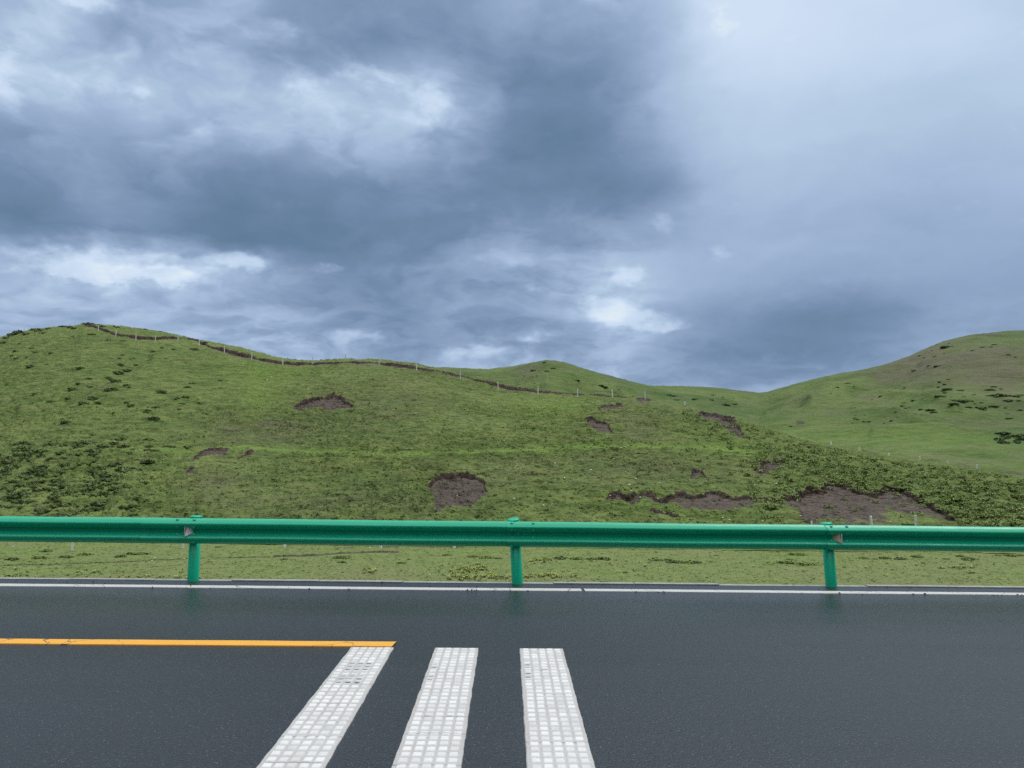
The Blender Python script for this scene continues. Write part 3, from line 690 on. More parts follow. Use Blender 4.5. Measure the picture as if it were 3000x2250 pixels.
for k in ks:
    s, lean = post_s(k)
    p = link('rail_post', post_me, M_GREEN, rail); p.location = (s, PT, 0); p.rotation_euler = (0, math.atan(lean/.8), 0)
    c = link('post_cap', cap_me, M_GREEN, p); c.location = (0, 0, .79)
    if k == 0: c.location = (-.012, -.004, .800); c.rotation_euler = (.16, -.09, 0)
    br = link('bracket', brk_me, M_GREEN, rail); br.location = (s, -.012, ZB)
    if abs(k) > 4 or k not in beams: continue
    cs = {-1: s-.055, 0: -.045+.175, 1: 4.025+.21}.get(k, s)
    dx = {0: (.065, .335), 1: (.075, .275), -1: (.0, 0)}.get(k, (.07, .30))
    if k == -1: xs = (s-.19, s+.02)
    else: xs = (seam(k)+dx[0], seam(k)+dx[1])
    for bx in xs:
        for tz, tp, rx in ((.143, -.047, R(40)), (.056, -.062, -R(50)), (-.042, -.042, R(42)), (-.140, -.047, -R(42))):
            b = link('bolt', bolt_me, M_BOLT, beams[k]); b.location = (bx, tp-.006, ZB+tz); b.rotation_euler = (-rx, 0, 0)
    if k not in (-1, 1):
        pl = link('washer_plate', plate_me, M_PLATE, beams[k]); cx_ = s+.0; pl.location = (cx_, -.010, ZB+.012)
        b = link('bolt', bolt2_me, M_STEEL, pl); b.location = (0, -.004, 0)
def reflector(s, mirror, mat, lens):
    # trapezoid wing standing out of the valley of the beam with a thin reflecting face
    m = -1 if mirror else 1
    w = .070; h0, h1 = .058, .026
    out = [(0, -h0), (w, -h1), (w, h1+.006), (w-.012, h0-.018), (0, h0)]
    if mirror: out = [(-x, z) for x, z in out][::-1]
    # wing leans outwards towards the traffic
    n = len(out); V = []
    for k, dt in enumerate((0., .012)):
        for x, z in out:
            d = abs(x)/w
            V.append((x, -.098+.062*d+dt+.38*(z+h0), z))
    V = np.array(V); F = [[i, (i+1) % n, n+(i+1) % n, n+i] for i in range(n)]
    me = bpy.data.meshes.new('reflector'); me.from_pydata([tuple(v) for v in V], [], [list(range(n))[::-1], list(range(n, 2*n))]+F); me.update()
    o = link('reflector', me, mat, rail); o.location = (s, -.004, ZB-.004)
    v, f = box_np(-.012, -.003, -.098, -.080, -h0, h0)
    v[:, 0] *= m; f = f[:, ::-1] if mirror else f
    link('reflector_face', mesh_np('reflector_face', v, f, False), lens, o)
    return o
r1 = reflector(-4.062, False, M_REFW, M_LENSP); r1['label'] = 'white trapezoid reflector by the left post'
r2 = reflector(4.205, True, M_REFB, M_LENS); r2['label'] = 'beige trapezoid reflector by the right post'

# ------------------------------------------------------------------ meadow
DIRT = [[(430, 1640), (520, 1637), (600, 1634), (735, 1631), (790, 1630)], [(800, 1629), (930, 1625), (1010, 1619), (1080, 1616), (1165, 1616)], [(0, 1655), (150, 1652), (330, 1646), (430, 1642)]]
def meadow_z(X, Y):
    z = ZM+.10*fbm(X*.12, Y*.12, 3, 201)+.035*fbm(X*.9, Y*.9, 3, 211)
    bank = np.clip((Y-X*.0194-10.08)/9., 0, 1); return np.where(Y < 41.9, z*bank+(1-bank)*(-.05), z)
def build_meadow():
    A = warp_cols(1300, 90, -.72, .74, 1.5); Y = np.concatenate([np.linspace(10.05, 28, 24), np.linspace(28.3, 42.0, 170), np.linspace(42.4, 46, 6)])
    AA, YY = np.meshgrid(A, Y); XX = AA*YY
    YY = YY+XX*.0194*np.clip((42-YY)/32, 0, 1)
    Z = meadow_z(XX, YY); Z = np.where(YY > 41.95, ZM-.12*(YY-41.9), Z); PX, PY = to_px(XX, YY, Z)
    earth = np.zeros_like(Z)
    for L in DIRT:
        y = np.interp(PX, *zip(*L)); w = 3.2 if L[0][0] == 800 else 1.6
        m = sstep(np.abs(PY-y+1.2*fbm(XX*.8, YY*0, 2, 9)), w+.8, w-.6)*sstep(PX, L[0][0]-8, L[0][0]+8)*sstep(PX, L[-1][0]+8, L[-1][0]-8)*(.55+.9*sstep(fbm(XX*.5, YY*.5, 2, 31), -.3, .1))
        earth = np.maximum(earth, m); Z -= .06*m
    be = np.clip(.75*spot(PX, PY, 1700, 1602, 800, 7)+.5*spot(PX, PY, 1100, 1605, 120, 12), 0, 1)*(.7+.8*fbm(XX*.4, YY*.4, 3, 301))
    earth = np.maximum(earth, be)
    lush = .12+.1*fbm(XX*.15, YY*.15, 3, 44)
    dry = .25+.5*fbm(XX*.3, YY*.3, 4, 55)+.3*sstep(PY, 1670, 1700)
    me = mesh_np('meadow', np.stack([XX, YY, Z], -1).reshape(-1, 3), grid_faces(len(Y), len(A)))
    for n_, v_ in (('earth', earth), ('scarp', earth*.35), ('lush', np.clip(lush, 0, 1)), ('dry', np.clip(dry, 0, .8))): add_attr(me, n_, v_)
    m = mat_meadow(); tag(link('meadow', me, m), kind='structure')
def mat_meadow():
    m, N, b = new_mat('meadow_grass', Roughness=.9); b.inputs['Specular IOR Level'].default_value = .15
    oc = N.new('ShaderNodeTexCoord').outputs['Object']
    big = N.noise(oc, .12, 4, .6); mid = N.noise(oc, 1.1, 5, .65); fine = N.noise(oc, 7, 4, .7)
    col = N.ramp(mid, [(.32, (.120, .170, .044)), (.5, (.158, .215, .058)), (.68, (.20, .245, .08))])
    col = N.mix(N.mapr(big, .4, .65, 0, .5), col, (.185, .195, .085))
    col = N.mix(1., col, N.vmath('SCALE', (1., 1., 1.), N.mapr(fine, .3, .7, .7, 1.3)), 'MULTIPLY')
    col = N.mix(N.mapr(N.noise(oc, 2.6, 5, .7), .62, .72, 0, .7), col, (.07, .085, .03))
    col = N.mix(N.math('MULTIPLY', attr(N, 'dry'), .4), col, (.20, .18, .095))
    soil = N.mix(N.mapr(fine, .35, .65, 0, 1), (.055, .042, .036), (.14, .115, .095))
    e = N.math('ADD', attr(N, 'earth'), N.math('MULTIPLY', N.math('SUBTRACT', N.noise(oc, 3, 5, .7), .5), .8))
    N.l.new(N.mix(N.mapr(e, .42, .6, 0, 1), col, soil), b.inputs['Base Color'])
    bump(N, b, N.math('ADD', fine, mid), .8, .08); return m
build_meadow()
# the wide plain under and behind everything, reaching the horizon
S = np.linspace(-3000, 3000, 61); T = np.linspace(-3000, 3000, 61); SS, TT = np.meshgrid(S, T)
me = mesh_np('plain', np.stack([SS, TT, np.full_like(SS, -9.)], -1).reshape(-1, 3), grid_faces(61, 61))
for n_ in ('earth', 'scarp', 'lush', 'dry'): add_attr(me, n_, np.zeros(61*61))
tag(link('ground', me, M_FAR), kind='structure')
# verge behind the camera side of the road
v, f = join([box_np(-160, 160, -60, -11.0, -.6, -.012)]); me = mesh_np('verge', v, f, False)
for n_ in ('earth', 'scarp', 'lush', 'dry'): add_attr(me, n_, np.zeros(8))
tag(road_obj('verge', me, M_GRASS), kind='structure')

# ------------------------------------------------------------------ surface lookup (base + displacement through a BVH of the meshes)
from mathutils.bvhtree import BVHTree
dg = bpy.context.evaluated_depsgraph_get()
def bvh(o):
    me = o.data; n = len(me.vertices); co = np.empty(n*3, np.float32); me.vertices.foreach_get('co', co); co = co.reshape(-1, 3)
    k = len(me.polygons); lp = np.empty(len(me.loops), np.int32); me.loops.foreach_get('vertex_index', lp)
    return BVHTree.FromPolygons(co.tolist(), lp.reshape(k, -1).tolist())
NEARB = bvh(bpy.data.objects['grassy_hill']); FARB = bvh(bpy.data.objects['distant_hills']); MEADB = bvh(bpy.data.objects['meadow'])
ORG = Vector((0, 0, HC))
def ground_at(px, py, trees=None):
    """where the line of sight meets the land"""
    d = Vector(unp(px, py)).normalized(); best = None
    for B in (trees or (NEARB, FARB, MEADB)):
        h = B.ray_cast(ORG, d)
        if h[0] is not None and (best is None or h[3] < best[3]): best = h
    return None if best is None else best[0]
def drop(x, y, B):
    h = B.ray_cast(Vector((x, y, 300)), Vector((0, 0, -1))); return None if h[0] is None else h[0]

# ------------------------------------------------------------------ concrete fence posts
def post_mesh(h, w, seed):
    rs = random.Random(seed); V = []
    for z, k in ((-.3, 1.08), (h*.5, 1.), (h-.03, .92), (h, .72)):
        for dx, dy in ((-1, -1), (1, -1), (1, 1), (-1, 1)): V.append((dx*w*k+rs.uniform(-.004, .004), dy*w*k*.9+rs.uniform(-.004, .004), z))
    V = np.array(V); F = []
    for r in range(3):
        for q in range(4): a, b_ = r*4+q, r*4+(q+1) % 4; F.append([a, b_, b_+4, a+4])
    F.append([12, 13, 14, 15]); return mesh_np('fence_post', V, np.array(F), False)
PM = [post_mesh(1.5, .07, k) for k in range(4)]
ORD = ['first', 'second', 'third', 'fourth', 'fifth', 'sixth', 'seventh', 'eighth', 'ninth', 'tenth', 'eleventh', 'twelfth', 'thirteenth', 'fourteenth', 'fifteenth', 'sixteenth', 'seventeenth', 'eighteenth', 'nineteenth', 'twentieth']
def put_post(loc, lean, label, group, w=1., h=1.5, k=0):
    o = link('fence_post', PM[k % 4], M_CONC); o.location = loc; o.scale = (w, w, h/1.5); o.rotation_euler = (random.uniform(-.03, .03), lean, random.uniform(0, 1.5))
    tag(o, label, 'fence post', group); return o
RIDGE = [(288,958,971,0),(339,971,987,0),(398,983,999,.02),(455,989,1004,0),(521,987,1002,0),(583,999,1014,0),(657,1017,1035,0),(737,1035,1055,0),(828,1050,1070,0),(916,1047,1068,0),(1012,1038,1056,0),(1111,1053,1071,-.02),(1220,1065,1085,0),(1349,1093,1113,.03),(1459,1122,1143,.1),(1576,1137,1158,.04),(1692,1142,1164,0),(1794,1145,1166,.05),(1890,1148,1171,.03)]
for k, (x, y0, y1, ln) in enumerate(RIDGE):
    p = ground_at(x, y1-1, (NEARB,))
    if p is None: p = ground_at(x, y1+3, (NEARB,))
    h = min(2.0, max(1.3, (y1-y0+1)*p.y/FPX))
    last = ' past its end' if k == 18 else ''
    put_post(p, -ln, 'pale concrete post beside the ridge trench, %s from the left%s' % (ORD[k], last), 'concrete posts along the dark trench on the ridge', .92, h, k)
CREST = [(26,973,982),(54,962,972),(71,964,973),(206,944,956),(219,940,955)]
CL = ['thin grey post at the far left end of the hilltop, against the sky', 'taller thin grey post left of the hilltop shrubs, against the sky', 'short thin post just right of a taller one on the left hilltop shoulder',
      'upright thin grey post on the hill summit beside a leaning one', 'leaning thin grey post highest on the hill summit']
for k, (x, y0, y1) in enumerate(CREST):
    a, e = ae(x, y0); yc = float(near_yc(a))*1.03; X = a*yc; top = HC+e*yc; g = drop(X, yc, NEARB)
    h = max(1.2, top-g.z); put_post(g, .12 if k == 4 else random.uniform(-.03, .03), CL[k], 'thin posts on the hilltop skyline', .9, h, k)
SP = [(2006,1182,1191),(2434,1302,1311),(2518,1319,1329),(2604,1328,1347),(2694,1338,1358),(2776,1355,1366),(2863,1376,1383)]
SL = ['tiny post tip poking over the ridge just right of the long trench row', 'small white post tip at the upper left of the right-hand slope row', 'short white post peeping over the bushy ridge, second of its row',
      'tall white concrete post on the bushy ridge crest, left of its equal neighbour', 'tall leaning white concrete post on the bushy ridge crest, right of its equal neighbour', 'half hidden white post near the dark soil streak on the right', 'lowest and rightmost post tip on the bushy ridge']
for k, (x, y0, y1) in enumerate(SP):
    a, e = ae(x, y0); yc = float(near_yc(a))*(1.04 if k in (0, 1, 2, 5, 6) else 1.0); X = a*yc; g = drop(X, yc, NEARB); top = HC+e*yc
    h = min(2.6, max(1.0, top-g.z)); put_post((g.x, g.y, g.z), -.05 if k == 4 else .02, SL[k], 'concrete posts on the bushy right ridge', 1.6, h, k)
BASE = [(212,1548,1613,0),(535,1540,1607,-.05),(833,1538,1604,0),(1115,1530,1606,0),(1330,1530,1606,.06),(2378,1527,1600,0),(2558,1512,1600,-.09),(2684,1510,1600,-.05)]
BL = ['pale post below the left part of the rail, its foot in the meadow', 'foot of a pale post seen just left of the left green rail post', 'short foot of a post under the rail, right of the left green post', 'dark thin foot of a post under the rail near the dirt streak',
      'forked pale post foot under the rail, left of the centre green post', 'white post top just left of the right green rail post', 'leaning white post in front of the big bare scar', 'white post right of the leaning one, in front of the bare scar']
for k, (x, y0, y1, ln) in enumerate(BASE):
    p = ground_at(x, y1); h = (y1-y0)*p.y/FPX
    put_post((p.x, p.y, p.z-.02), ln, BL[k], 'concrete posts at the foot of the hill', .85, h, k)

# ------------------------------------------------------------------ shrubs
def clump_arrays(n, rx, ry, rz, leaf, seed, flat=.0, spikes=0.):
    r = np.random.RandomState(seed); th = r.uniform(0, 2*np.pi, n); u = r.uniform(0, 1, n)**.5; lob = 1+.28*np.sin(th*3+seed)+.18*np.sin(th*5+2*seed)
    rad = u*lob; x = np.cos(th)*rad*rx; y = np.sin(th)*rad*ry
    top = np.sqrt(np.clip(1-(rad/1.5)**2, 0, 1))*(.75+.5*pn(x*2.2/rx+seed, y*2.2/ry, 3)); z = rz*top*r.uniform(.35, 1., n)**.6
    c = np.stack([x, y, z], 1); N_ = r.normal(size=(n, 3)); N_[:, 2] = np.abs(N_[:, 2])*.7+flat; N_ /= np.linalg.norm(N_, axis=1)[:, None]
    a = np.cross(N_, r.normal(size=(n, 3))); a /= np.linalg.norm(a, axis=1)[:, None]; b = np.cross(N_, a)
    L = (leaf*r.uniform(.6, 1.3, n))[:, None]; W = L*.5
    a[:, 2] += spikes; 
    V = np.stack([c-a*L*.6, c-b*W, c+a*L, c+b*W], 1).reshape(-1, 3); F = np.arange(4*n).reshape(-1, 4); return V, F
def shrub_mesh(seed, n=520, rx=.6, ry=.45, rz=.42, leaf=.085):
    V, F = clump_arrays(n, rx, ry, rz, leaf, seed, .5)
    # woody core mound so the base is never see-through
    th = np.linspace(0, 2*np.pi, 13)[:-1]; rings = [(.86, -.15), (.86, .12), (.6, .42), (.25, .58)]; K = []
    for q, (k, z) in enumerate(rings):
        lob = 1+.28*np.sin(th*3+seed)+.18*np.sin(th*5+2*seed); K.append(np.stack([np.cos(th)*k*rx*lob, np.sin(th)*k*ry*lob, np.full(12, z*rz)], 1))
    K = np.concatenate(K); j = np.arange(12); G = [np.stack([q*12+j, q*12+(j+1) % 12, (q+1)*12+(j+1) % 12, (q+1)*12+j], 1) for q in range(3)]
    G.append(np.array([[36+k for k in (0, 3, 6, 9)]])); V2, F2 = join([(V, F), (K, np.concatenate(G))]); return mesh_np('shrub', V2, F2, False)
SH = [shrub_mesh(k) for k in range(5)]; SH_L = [shrub_mesh(k+20, 420, .6, .45, .36, .10) for k in range(3)]; SH_F = [shrub_mesh(k+40, 360, .6, .35, .3, .11) for k in range(3)]
for m_ in SH: m_.materials.append(M_SHRUB)
for m_ in SH_L: m_.materials.append(M_SHRUB2)
for m_ in SH_F: m_.materials.append(M_FARSHRUB)
def put_shrub(px, py, wpx, label, group, meshes, B=None, asp=1., name='shrub'):
    p = ground_at(px, py, B)
    if p is None: return None
    d = p.y; w = wpx*d/FPX; s = w/1.2
    o = link(name, random.choice(meshes)); o.location = (p.x, p.y, p.z-.06*s); k = s*random.uniform(.9, 1.1)
    o.scale = (k, k*1.1, k*asp*random.uniform(.8, 1.15)); o.rotation_euler = (0, 0, random.choice((0, math.pi))+random.uniform(-.35, .35)); tag(o, label, 'shrub', group); return o
LONE = [(650,182,55),(600,170,50),(540,168,60),(790,235,70),(630,255,30),(770,147,90),(853,150,40),(885,167,50),(1000,172,50),(1117,178,25),(1257,190,30),(1385,210,40),(1060,290,55),(945,283,60),(300,192,70),(370,225,70),(170,222,120),(60,265,60),(110,240,80),(230,230,70),(330,205,80),(420,185,50),(25,310,70),
 (280,352,40),(170,313,30),(135,377,40),(310,388,50),(443,392,38),(105,417,45),(145,440,50),(240,427,35),(262,512,75),(402,490,25),(695,525,60),(1060,410,40),(1035,438,35),(1148,437,35),(1120,445,30),(1045,495,60),(1175,495,35),(1330,380,50),(1395,345,30),(1500,360,35),(1437,443,30),(1675,363,65),(1772,305,40),
 (1015,565,95),(1095,543,75),(940,612,60),(993,637,80),(768,618,50),(680,655,45),(625,708,75),(775,685,50),(1090,672,50),(1120,690,35),(962,712,90),(1403,727,75),(1660,660,45),(1903,632,45),(1625,690,50),(800,790,80),(720,827,80),(848,820,55),(440,815,60),(225,790,40),(1087,820,50),(1130,847,65),(1350,868,75),(1275,885,50),(1265,908,50),
 (1577,832,50),(1550,878,40),(1737,825,65),(1528,785,45),(1608,773,70),(1335,963,100),(1770,917,50),(985,905,30),(570,990,70),(130,800,35),(300,745,45),(60,665,35),(805,1100,50),(1040,1145,90),(1280,1145,80),(770,1168,100),(585,782,40)]
def where(px, py):
    v = 'near the hilltop' if py < 1000 else 'high on the slope' if py < 1100 else 'halfway up the slope' if py < 1200 else 'low on the slope'
    return v
LONE = sorted([(x/2.949, y/2.949+900, w/2.949) for x, y, w in LONE])
bands = {}
for x, y, w in LONE: bands.setdefault(where(x, y), []).append((x, y, w))
def ordw(n):
    if n < 20: return ORD[n]
    t = ['', '', 'twenty', 'thirty', 'forty', 'fifty', 'sixty', 'seventy', 'eighty', 'ninety']; n += 1
    u = n % 10; return (t[n//10]+'-'+ORD[u-1]) if u else {2: 'twentieth', 3: 'thirtieth', 4: 'fortieth', 5: 'fiftieth', 6: 'sixtieth', 7: 'seventieth', 8: 'eightieth'}[n//10]
for bn, L in bands.items():
    for k, (x, y, w) in enumerate(L):
        sz = 'broad' if w > 24 else 'small' if w < 13 else 'low'
        put_shrub(x, y+1.5, w*1.1, '%s dark shrub %s of the left hill, %s from the left there' % (sz, bn, ordw(k)), 'lone shrubs on the left hill', SH, (NEARB,), .85)
# thicket on the lower left
rs = random.Random(4); pts = []
tries = 0
while len(pts) < 150 and tries < 6000:
    tries += 1; x = rs.uniform(-20, 480); y = rs.uniform(1298, 1512)
    dens = 1. if x < 250 else max(0, 1-(x-250)/230.)
    if y > 1450: dens *= .5
    if y < 1320 and x < 180: dens *= .6
    dens *= .5+.9*float(sstep(pn(x/70., y/38., 5), -.2, .2))
    if rs.random() > dens: continue
    w = rs.uniform(16, 42)
    if all(abs(x-a)/(w*.6)+abs(y-b)/(w*.33) > 1. for a, b, c in pts): pts.append((x, y, w))
TH_EX = [(257,1300,42),(305,1308,40),(358,1309,32),(495,1309,30),(548,1310,28),(455,1323,30),(440,1310,22),(252,1449,34),(188,1425,30),(63,1451,66),(315,1397,44),(370,1378,62),(430,1352,40),(377,1428,32),(330,1431,30),(282,1427,36),(193,1452,28),(315,1454,20)]
for x, y, w in TH_EX+pts:
    put_shrub(x, y, w*1.05, 'dark green low shrub crowded in the thicket on the lower left slope', 'thicket shrubs on the lower left slope', SH, (NEARB,), .8)
# far shrubs
FS = [(1535,345,90),(1460,323,25),(1415,372,20),(1350,432,25),(1310,418,30),(1445,425,35),(1525,400,20),(1565,312,20),(1610,265,20),(1860,345,50),(1955,322,45),(1930,340,30),(1770,372,35),(2075,408,45),(2135,428,30),(1460,510,60),(1270,547,60),(1390,503,40),(1485,643,35),(1480,687,45),(1560,620,35),(1530,663,40),(1180,692,30),(740,680,25),(738,695,20),(590,690,45),(560,703,25),(535,743,25),(685,655,40),(975,767,40),(905,795,30),(1258,803,50),(1185,825,50),(1165,850,50),(1185,870,45),(1220,860,25),(1480,768,100),(1530,737,40),(1545,710,80),(1660,717,60),(1580,775,30),(1690,772,35),(1590,805,90),(1690,812,120),(1605,835,90),(1785,832,30),(1845,822,40),(1730,862,70),(1835,868,110),(1860,887,45),(1950,855,80),(1410,885,80),(1430,908,60),(1325,880,50),(1265,920,40),(1318,926,25),(1105,900,30),(755,955,45),(765,968,50),(730,996,30),(825,986,30),(870,986,35),(1070,975,40),(1063,985,35),(1005,1002,20),(840,933,20),(760,933,25),(755,863,20),(200,1027,35),(1920,712,90),(1950,685,60),(2010,703,40),(1910,763,60),(2000,765,120),(2100,770,140),(2180,765,80),(1780,752,30),(2080,805,90),(2165,803,40),(2050,867,35),(2065,917,40),(2080,960,70),(2175,885,50)]
for k in range(16): FS.append((rs.uniform(1965, 2240), rs.uniform(1078, 1172), rs.uniform(60, 110)))
for x, y, w in FS:
    x, y, w = x/2.949+2250, y/2.949+900, w/2.949
    grove = (x > 2910 and y > 1255)
    put_shrub(x, y+1, w, 'dark low shrub in the grove at the right edge of the far hill' if grove else 'small dark shrub dotted on the grassy face of the right far hill',
              'grove shrubs on the far hill' if grove else 'shrubs dotted over the right far hill', SH_F, (FARB,), .75)
MS = [(285,180,40),(225,210,15),(190,215,15),(190,250,60),(240,253,25),(300,253,40),(110,297,20),(220,297,20),(255,273,20),(325,316,20),(200,360,25),(255,378,20),(355,230,40),(565,335,50),(765,380,70),(800,393,60),(1360,460,50),(1400,468,60),(1580,497,50),(1720,503,50),(1815,483,40),(1040,483,90),(1425,505,50),(1915,490,25),(1730,462,40),(1920,540,60),(1835,545,100)]
for x, y, w in MS:
    put_shrub(x/2.949+1500, y/2.949+1001, w/2.949, 'tiny dark shrub dotted on the middle far hill and its saddle', 'shrubs dotted over the middle far hill', SH_F, (FARB,), .7)

# ------------------------------------------------------------------ pale stones
def stone_mesh(seed):
    import bmesh
    bm = bmesh.new(); bmesh.ops.create_icosphere(bm, subdivisions=2, radius=1); r = random.Random(seed)
    ax = [Vector((r.uniform(-1, 1), r.uniform(-1, 1), r.uniform(-1, 1))).normalized() for _ in range(7)]
    for v in bm.verts:
        for q in ax:
            d = v.co.dot(q)
            if d > .62: v.co -= q*(d-.62)*.85
        v.co = Vector((v.co.x, v.co.y*.8, v.co.z*.65))
    me = bpy.data.meshes.new('stone'); bm.to_mesh(me); bm.free(); me.materials.append(M_STONE); return me
STM = [stone_mesh(k) for k in range(4)]
Z7 = [(370,172,22),(683,230,24),(450,300,24),(1030,410,20),(1015,357,26),(1277,340,16),(273,533,20),(345,525,14),(1070,305,18),(982,247,12),(942,180,12),(1115,216,12),(1287,195,14),(1383,172,14),(725,168,10),(882,132,12),(510,248,14),(478,168,14),(130,40,12),(303,38,20),(692,8,14),(942,38,18),(970,28,14),(1225,40,16),(1380,225,12),(1108,465,18),(1260,475,16),(1820,640,18),(1880,658,20),(2165,672,22),(1560,672,16),(1650,595,16),(20,475,20),(55,503,14),(233,572,12),(848,450,14),(115,253,10),(185,163,8),(95,110,12),(1215,250,12),(1405,215,12),(1190,178,12),(1780,40,12),(1670,180,10)]
Z8 = [(72,348,26),(225,412,18),(565,327,14),(1080,402,18),(595,210,10),(1062,676,14),(280,625,18)]
Z2 = [(133,606,14),(95,632,20),(505,567,12),(480,632,16),(648,612,8),(450,705,12),(212,717,8),(375,1080,10),(1580,1085,12),(1675,1155,10),(2143,1153,14),(580,1045,12),(2060,925,10)]
Z5 = [(293,449,10),(557,447,8),(1410,290,12),(1547,257,8),(950,75,12),(990,128,8),(1090,145,12),(1590,1143,14),(1483,1143,16),(1340,1133,14),(1315,1160,18),(700,1025,12),(115,1040,8),(1950,685,12),(880,960,8),(250,1070,8)]
stones = [(x/2.949+1500, y/2.949+1300, w/2.949) for x, y, w in Z7]+[(x/2.949+2250, y/2.949+1300, w/2.949) for x, y, w in Z8]+[(x/2.949+750, y/2.949+900, w/2.949) for x, y, w in Z2]+[(x/2.949, y/2.949+1250, w/2.949) for x, y, w in Z5]+[(1339,1453,5),(1083,1606,7),(1260,1683,4)]
for x, y, w in stones:
    p = ground_at(x, y, (NEARB, MEADB))
    if p is None: continue
    o = link('stone', random.choice(STM)); r = max(w, 4.)*p.y/FPX*.5; o.location = (p.x, p.y, p.z+r*.25); o.scale = (r*random.uniform(.85, 1.15), r, r*.95); o.rotation_euler = (0, 0, random.uniform(0, 6))
    md = y > 1590
    tag(o, 'small pale stone lying in the meadow grass below the rail' if md else 'small pale stone scattered in the grass of the hillside', 'stone', 'pale stones in the meadow' if md else 'pale stones on the hillside')

# ------------------------------------------------------------------ uncountable cover
def scatter(name, pts, meshes, mat, label, cat, smin, smax, leaf_n, dims, leaf, seed, spikes=.0, flat=1.2):
    protos = [clump_arrays(leaf_n, dims[0], dims[1], dims[2], leaf, seed+k, flat, spikes) for k in range(6)]
    Vs, Fs, n = [], [], 0; r = np.random.RandomState(seed)
    for (x, y, z, k) in pts:
        V, F = protos[r.randint(6)]; s = r.uniform(smin, smax)*k; a = r.uniform(0, 6.28); c, q = math.cos(a), math.sin(a)
        W = V*s; Vs.append(np.stack([W[:, 0]*c-W[:, 1]*q+x, W[:, 0]*q+W[:, 1]*c+y, W[:, 2]+z], 1)); Fs.append(F+n); n += len(V)
    o = link(name, mesh_np(name, np.concatenate(Vs), np.concatenate(Fs), False), mat); tag(o, label, cat, kind='stuff'); return o
def region_pts(n, x0, x1, y0, y1, B, fn=None, seed=0):
    r = random.Random(seed); out = []; t = 0
    while len(out) < n and t < n*8:
        t += 1; x, y = r.uniform(x0, x1), r.uniform(y0, y1)
        if fn and r.random() > fn(x, y): continue
        p = ground_at(x, y, B)
        if p is not None and p.y > 24: out.append((p.x, p.y, p.z-.02, 1.))
    return out
def ridge_y(x): return float(np.interp(x, [2000, 2250, 2400, 2600, 2800, 3000], [1195, 1262, 1304, 1348, 1372, 1404]))
def dens_bushy(x, y):
    d = (y-ridge_y(x))
    if d < 0: return 0
    side = float(sstep(x, 2120, 2450)); near_top = math.exp(-d/45.)
    scar = 1.
    yt = float(np.interp(x, [2291, 2416, 2433, 2555, 2613, 2674, 2759, 2850], [1446, 1441, 1425, 1454, 1436, 1459, 1503, 1560]))
    if x > 2291 and y > yt-3: scar = .03 if x < 2850 else 1
    return min(1, side*.55+near_top*.8)*scar*(.25+1.2*float(sstep(pn(x/26., y/13., 8), -.15, .25)))
bp = region_pts(2500, 2000, 3040, 1195, 1545, (NEARB,), dens_bushy, 3)
scatter('shrub_cover', bp[:800], None, mat_leaf('scrub_leaf', (.13, .18, .055), (.20, .265, .085)), 'patchy dark low scrub covering the right-hand ridge', 'scrub', .45, .95, 46, (.45, .4, .34), .11, 60)
scatter('herb_cover', bp[800:1500], None, M_SHRUB2, 'lighter green leafy herbs between the scrub of the right-hand ridge', 'herbs', .4, .95, 40, (.42, .4, .30), .12, 70)
def dens_hill(x, y): return .3+.9*float(sstep(pn(x/60., y/16., 14), -.2, .25))
hp = region_pts(5000, -40, 2500, 1180, 1545, (NEARB,), dens_hill, 9)
scatter('grass_tufts', hp, None, M_TUFT, 'coarse grass tufts over the lower hillside', 'grass', .35, .8, 9, (.17, .14, .10), .09, 80, .2)
hp2 = region_pts(1500, -40, 2300, 1130, 1545, (NEARB,), dens_hill, 19)
scatter('herb_tufts', hp2, None, M_TUFTD, 'darker herb clumps among the grass of the hillside', 'herbs', .35, .95, 14, (.26, .2, .12), .08, 90, .1)
mp_ = region_pts(9000, -40, 3040, 1588, 1712, (MEADB,), None, 29)
scatter('meadow_grass', mp_, None, M_TUFT, 'short grass tufts covering the meadow behind the guardrail', 'grass', .3, .7, 8, (.14, .14, .06), .06, 100, .2)
# low weedy patches in the meadow: elongated, countable
MW = [(403,1077,105),(340,1137,120),(110,1147,100),(560,1125,90),(600,1130,80),(730,1107,120),(1190,1103,240),(1040,1122,90),(1885,1040,60),(1810,1165,50)]
mw = [(x/2.949, y/2.949+1250, w/2.949) for x, y, w in MW]
mw += [(x/2.949+750, y/2.949+1300, w/2.949) for x, y, w in [(245,998,70),(310,1002,40),(745,985,150),(740,1026,80),(700,907,40),(605,893,35),(1255,1030,80),(1325,998,40),(1650,962,80),(1870,975,90),(1980,985,120),(2090,990,60),(1725,1043,40),(640,1060,40),(1805,990,30)]]
mw += [(x/2.949+1500, y/2.949+1300, w/2.949) for x, y, w in [(205,992,60),(290,993,80),(420,993,110),(560,997,110),(680,998,80),(790,1000,120),(1190,1003,50),(1270,1010,90),(1350,1003,70),(1390,1025,120),(1500,1028,100),(1590,1028,90),(1720,1020,50),(325,1082,35),(290,945,30),(980,1113,60),(1760,965,45)]]
mw += [(x/2.949+2250, y/2.949+1300, w/2.949) for x, y, w in [(245,958,160),(150,1030,160),(30,1045,60),(330,1045,180),(830,990,90),(1010,990,100),(920,995,50),(1140,997,100),(1280,978,90),(1535,995,50),(1660,972,70),(1740,1002,130),(1985,965,70),(2090,970,100),(2180,965,60),(185,1000,60)]]
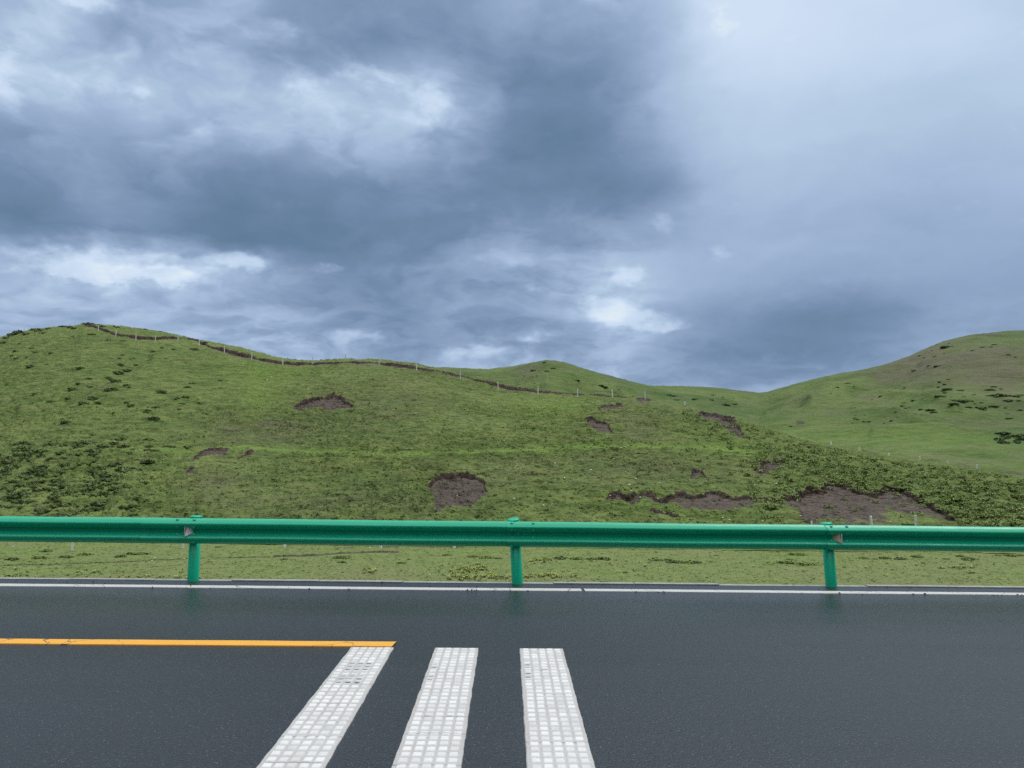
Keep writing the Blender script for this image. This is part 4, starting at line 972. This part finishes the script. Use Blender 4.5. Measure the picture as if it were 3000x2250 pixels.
for i, (x, y, w) in enumerate(mw):
    p = ground_at(x, y+1, (MEADB,))
    if p is None: continue
    s = w*p.y/FPX/1.2; o = link('weed_clump', random.choice(SH_L if random.random() < .55 else SH)); o.location = (p.x, p.y, p.z-.03); o.scale = (s, min(s*1.0, .6), min(.42, s*.8)); o.rotation_euler = (0, 0, random.uniform(-.12, .12))
    tag(o, 'low dark weedy clump in the meadow seen under the guardrail', 'weeds', 'low weed clumps in the meadow')
# yellow flowers
fp_ = []
for cx, cy, rx, ry, n in ((1380, 1668, 55, 12, 70), (1440, 1692, 60, 6, 50), (1340, 1690, 40, 8, 35), (1090, 1676, 16, 5, 14), (1590, 1645, 40, 5, 24), (1600, 1690, 90, 7, 50), (2290, 1648, 60, 5, 14), (2820, 1664, 50, 4, 18), (2840, 1680, 20, 3, 8), (50, 1690, 60, 8, 16), (250, 1680, 160, 12, 20), (500, 1692, 120, 6, 24), (1850, 1650, 300, 25, 26), (2600, 1660, 300, 25, 24), (2530, 1413, 25, 10, 16), (2560, 1425, 14, 6, 10)):
    for q in range(n):
        x, y = random.gauss(cx, rx*.6), random.gauss(cy, ry*.6); p = ground_at(x, y, (MEADB, NEARB))
        if p is not None and p.y > 24: fp_.append((p.x, p.y, p.z+.06, 1.))
scatter('yellow_flowers', fp_, None, M_FLOW, 'scattered small yellow wildflowers in the meadow', 'wildflowers', .5, 1., 6, (.12, .12, .08), .035, 110)
scatter('flower_leaves', [(x, y, z-.06, 1.) for x, y, z, k in fp_], None, M_TUFT, 'light green leaves under the yellow wildflowers', 'wildflowers', .35, .7, 9, (.13, .13, .10), .09, 120, .4)
# grit and clods along the edge line
gp = []
for q in range(60): gp.append(rd(random.gauss(0, 5), random.choice((random.gauss(-.47, .02), random.uniform(-.3, .02), random.uniform(-.6, .0))), .006)+(1.,))
scatter('roadside_grit', gp, None, simple('dark_grit', (.03, .027, .024), (.06, .05, .045), 40, .9), 'dark crumbs of soil along the road edge line', 'grit', .4, 1.1, 7, (.012, .012, .012), .014, 130)
# ------------------------------------------------------------------ air
def build_haze():
    v, f = box_np(-900, 900, -60, 900, -10.5, 110); me = mesh_np('haze', v, f, False)
    m = bpy.data.materials.new('air'); m.use_nodes = True; t = m.node_tree; t.nodes.clear(); o = t.nodes.new('ShaderNodeOutputMaterial')
    p = t.nodes.new('ShaderNodeVolumePrincipled'); p.inputs['Density'].default_value = .0003; p.inputs['Color'].default_value = (.80, .88, 1, 1)
    t.links.new(p.outputs[0], o.inputs['Volume']); ob = link('haze', me, m); tag(ob, 'thin pale air over the valley', None, None, 'stuff')
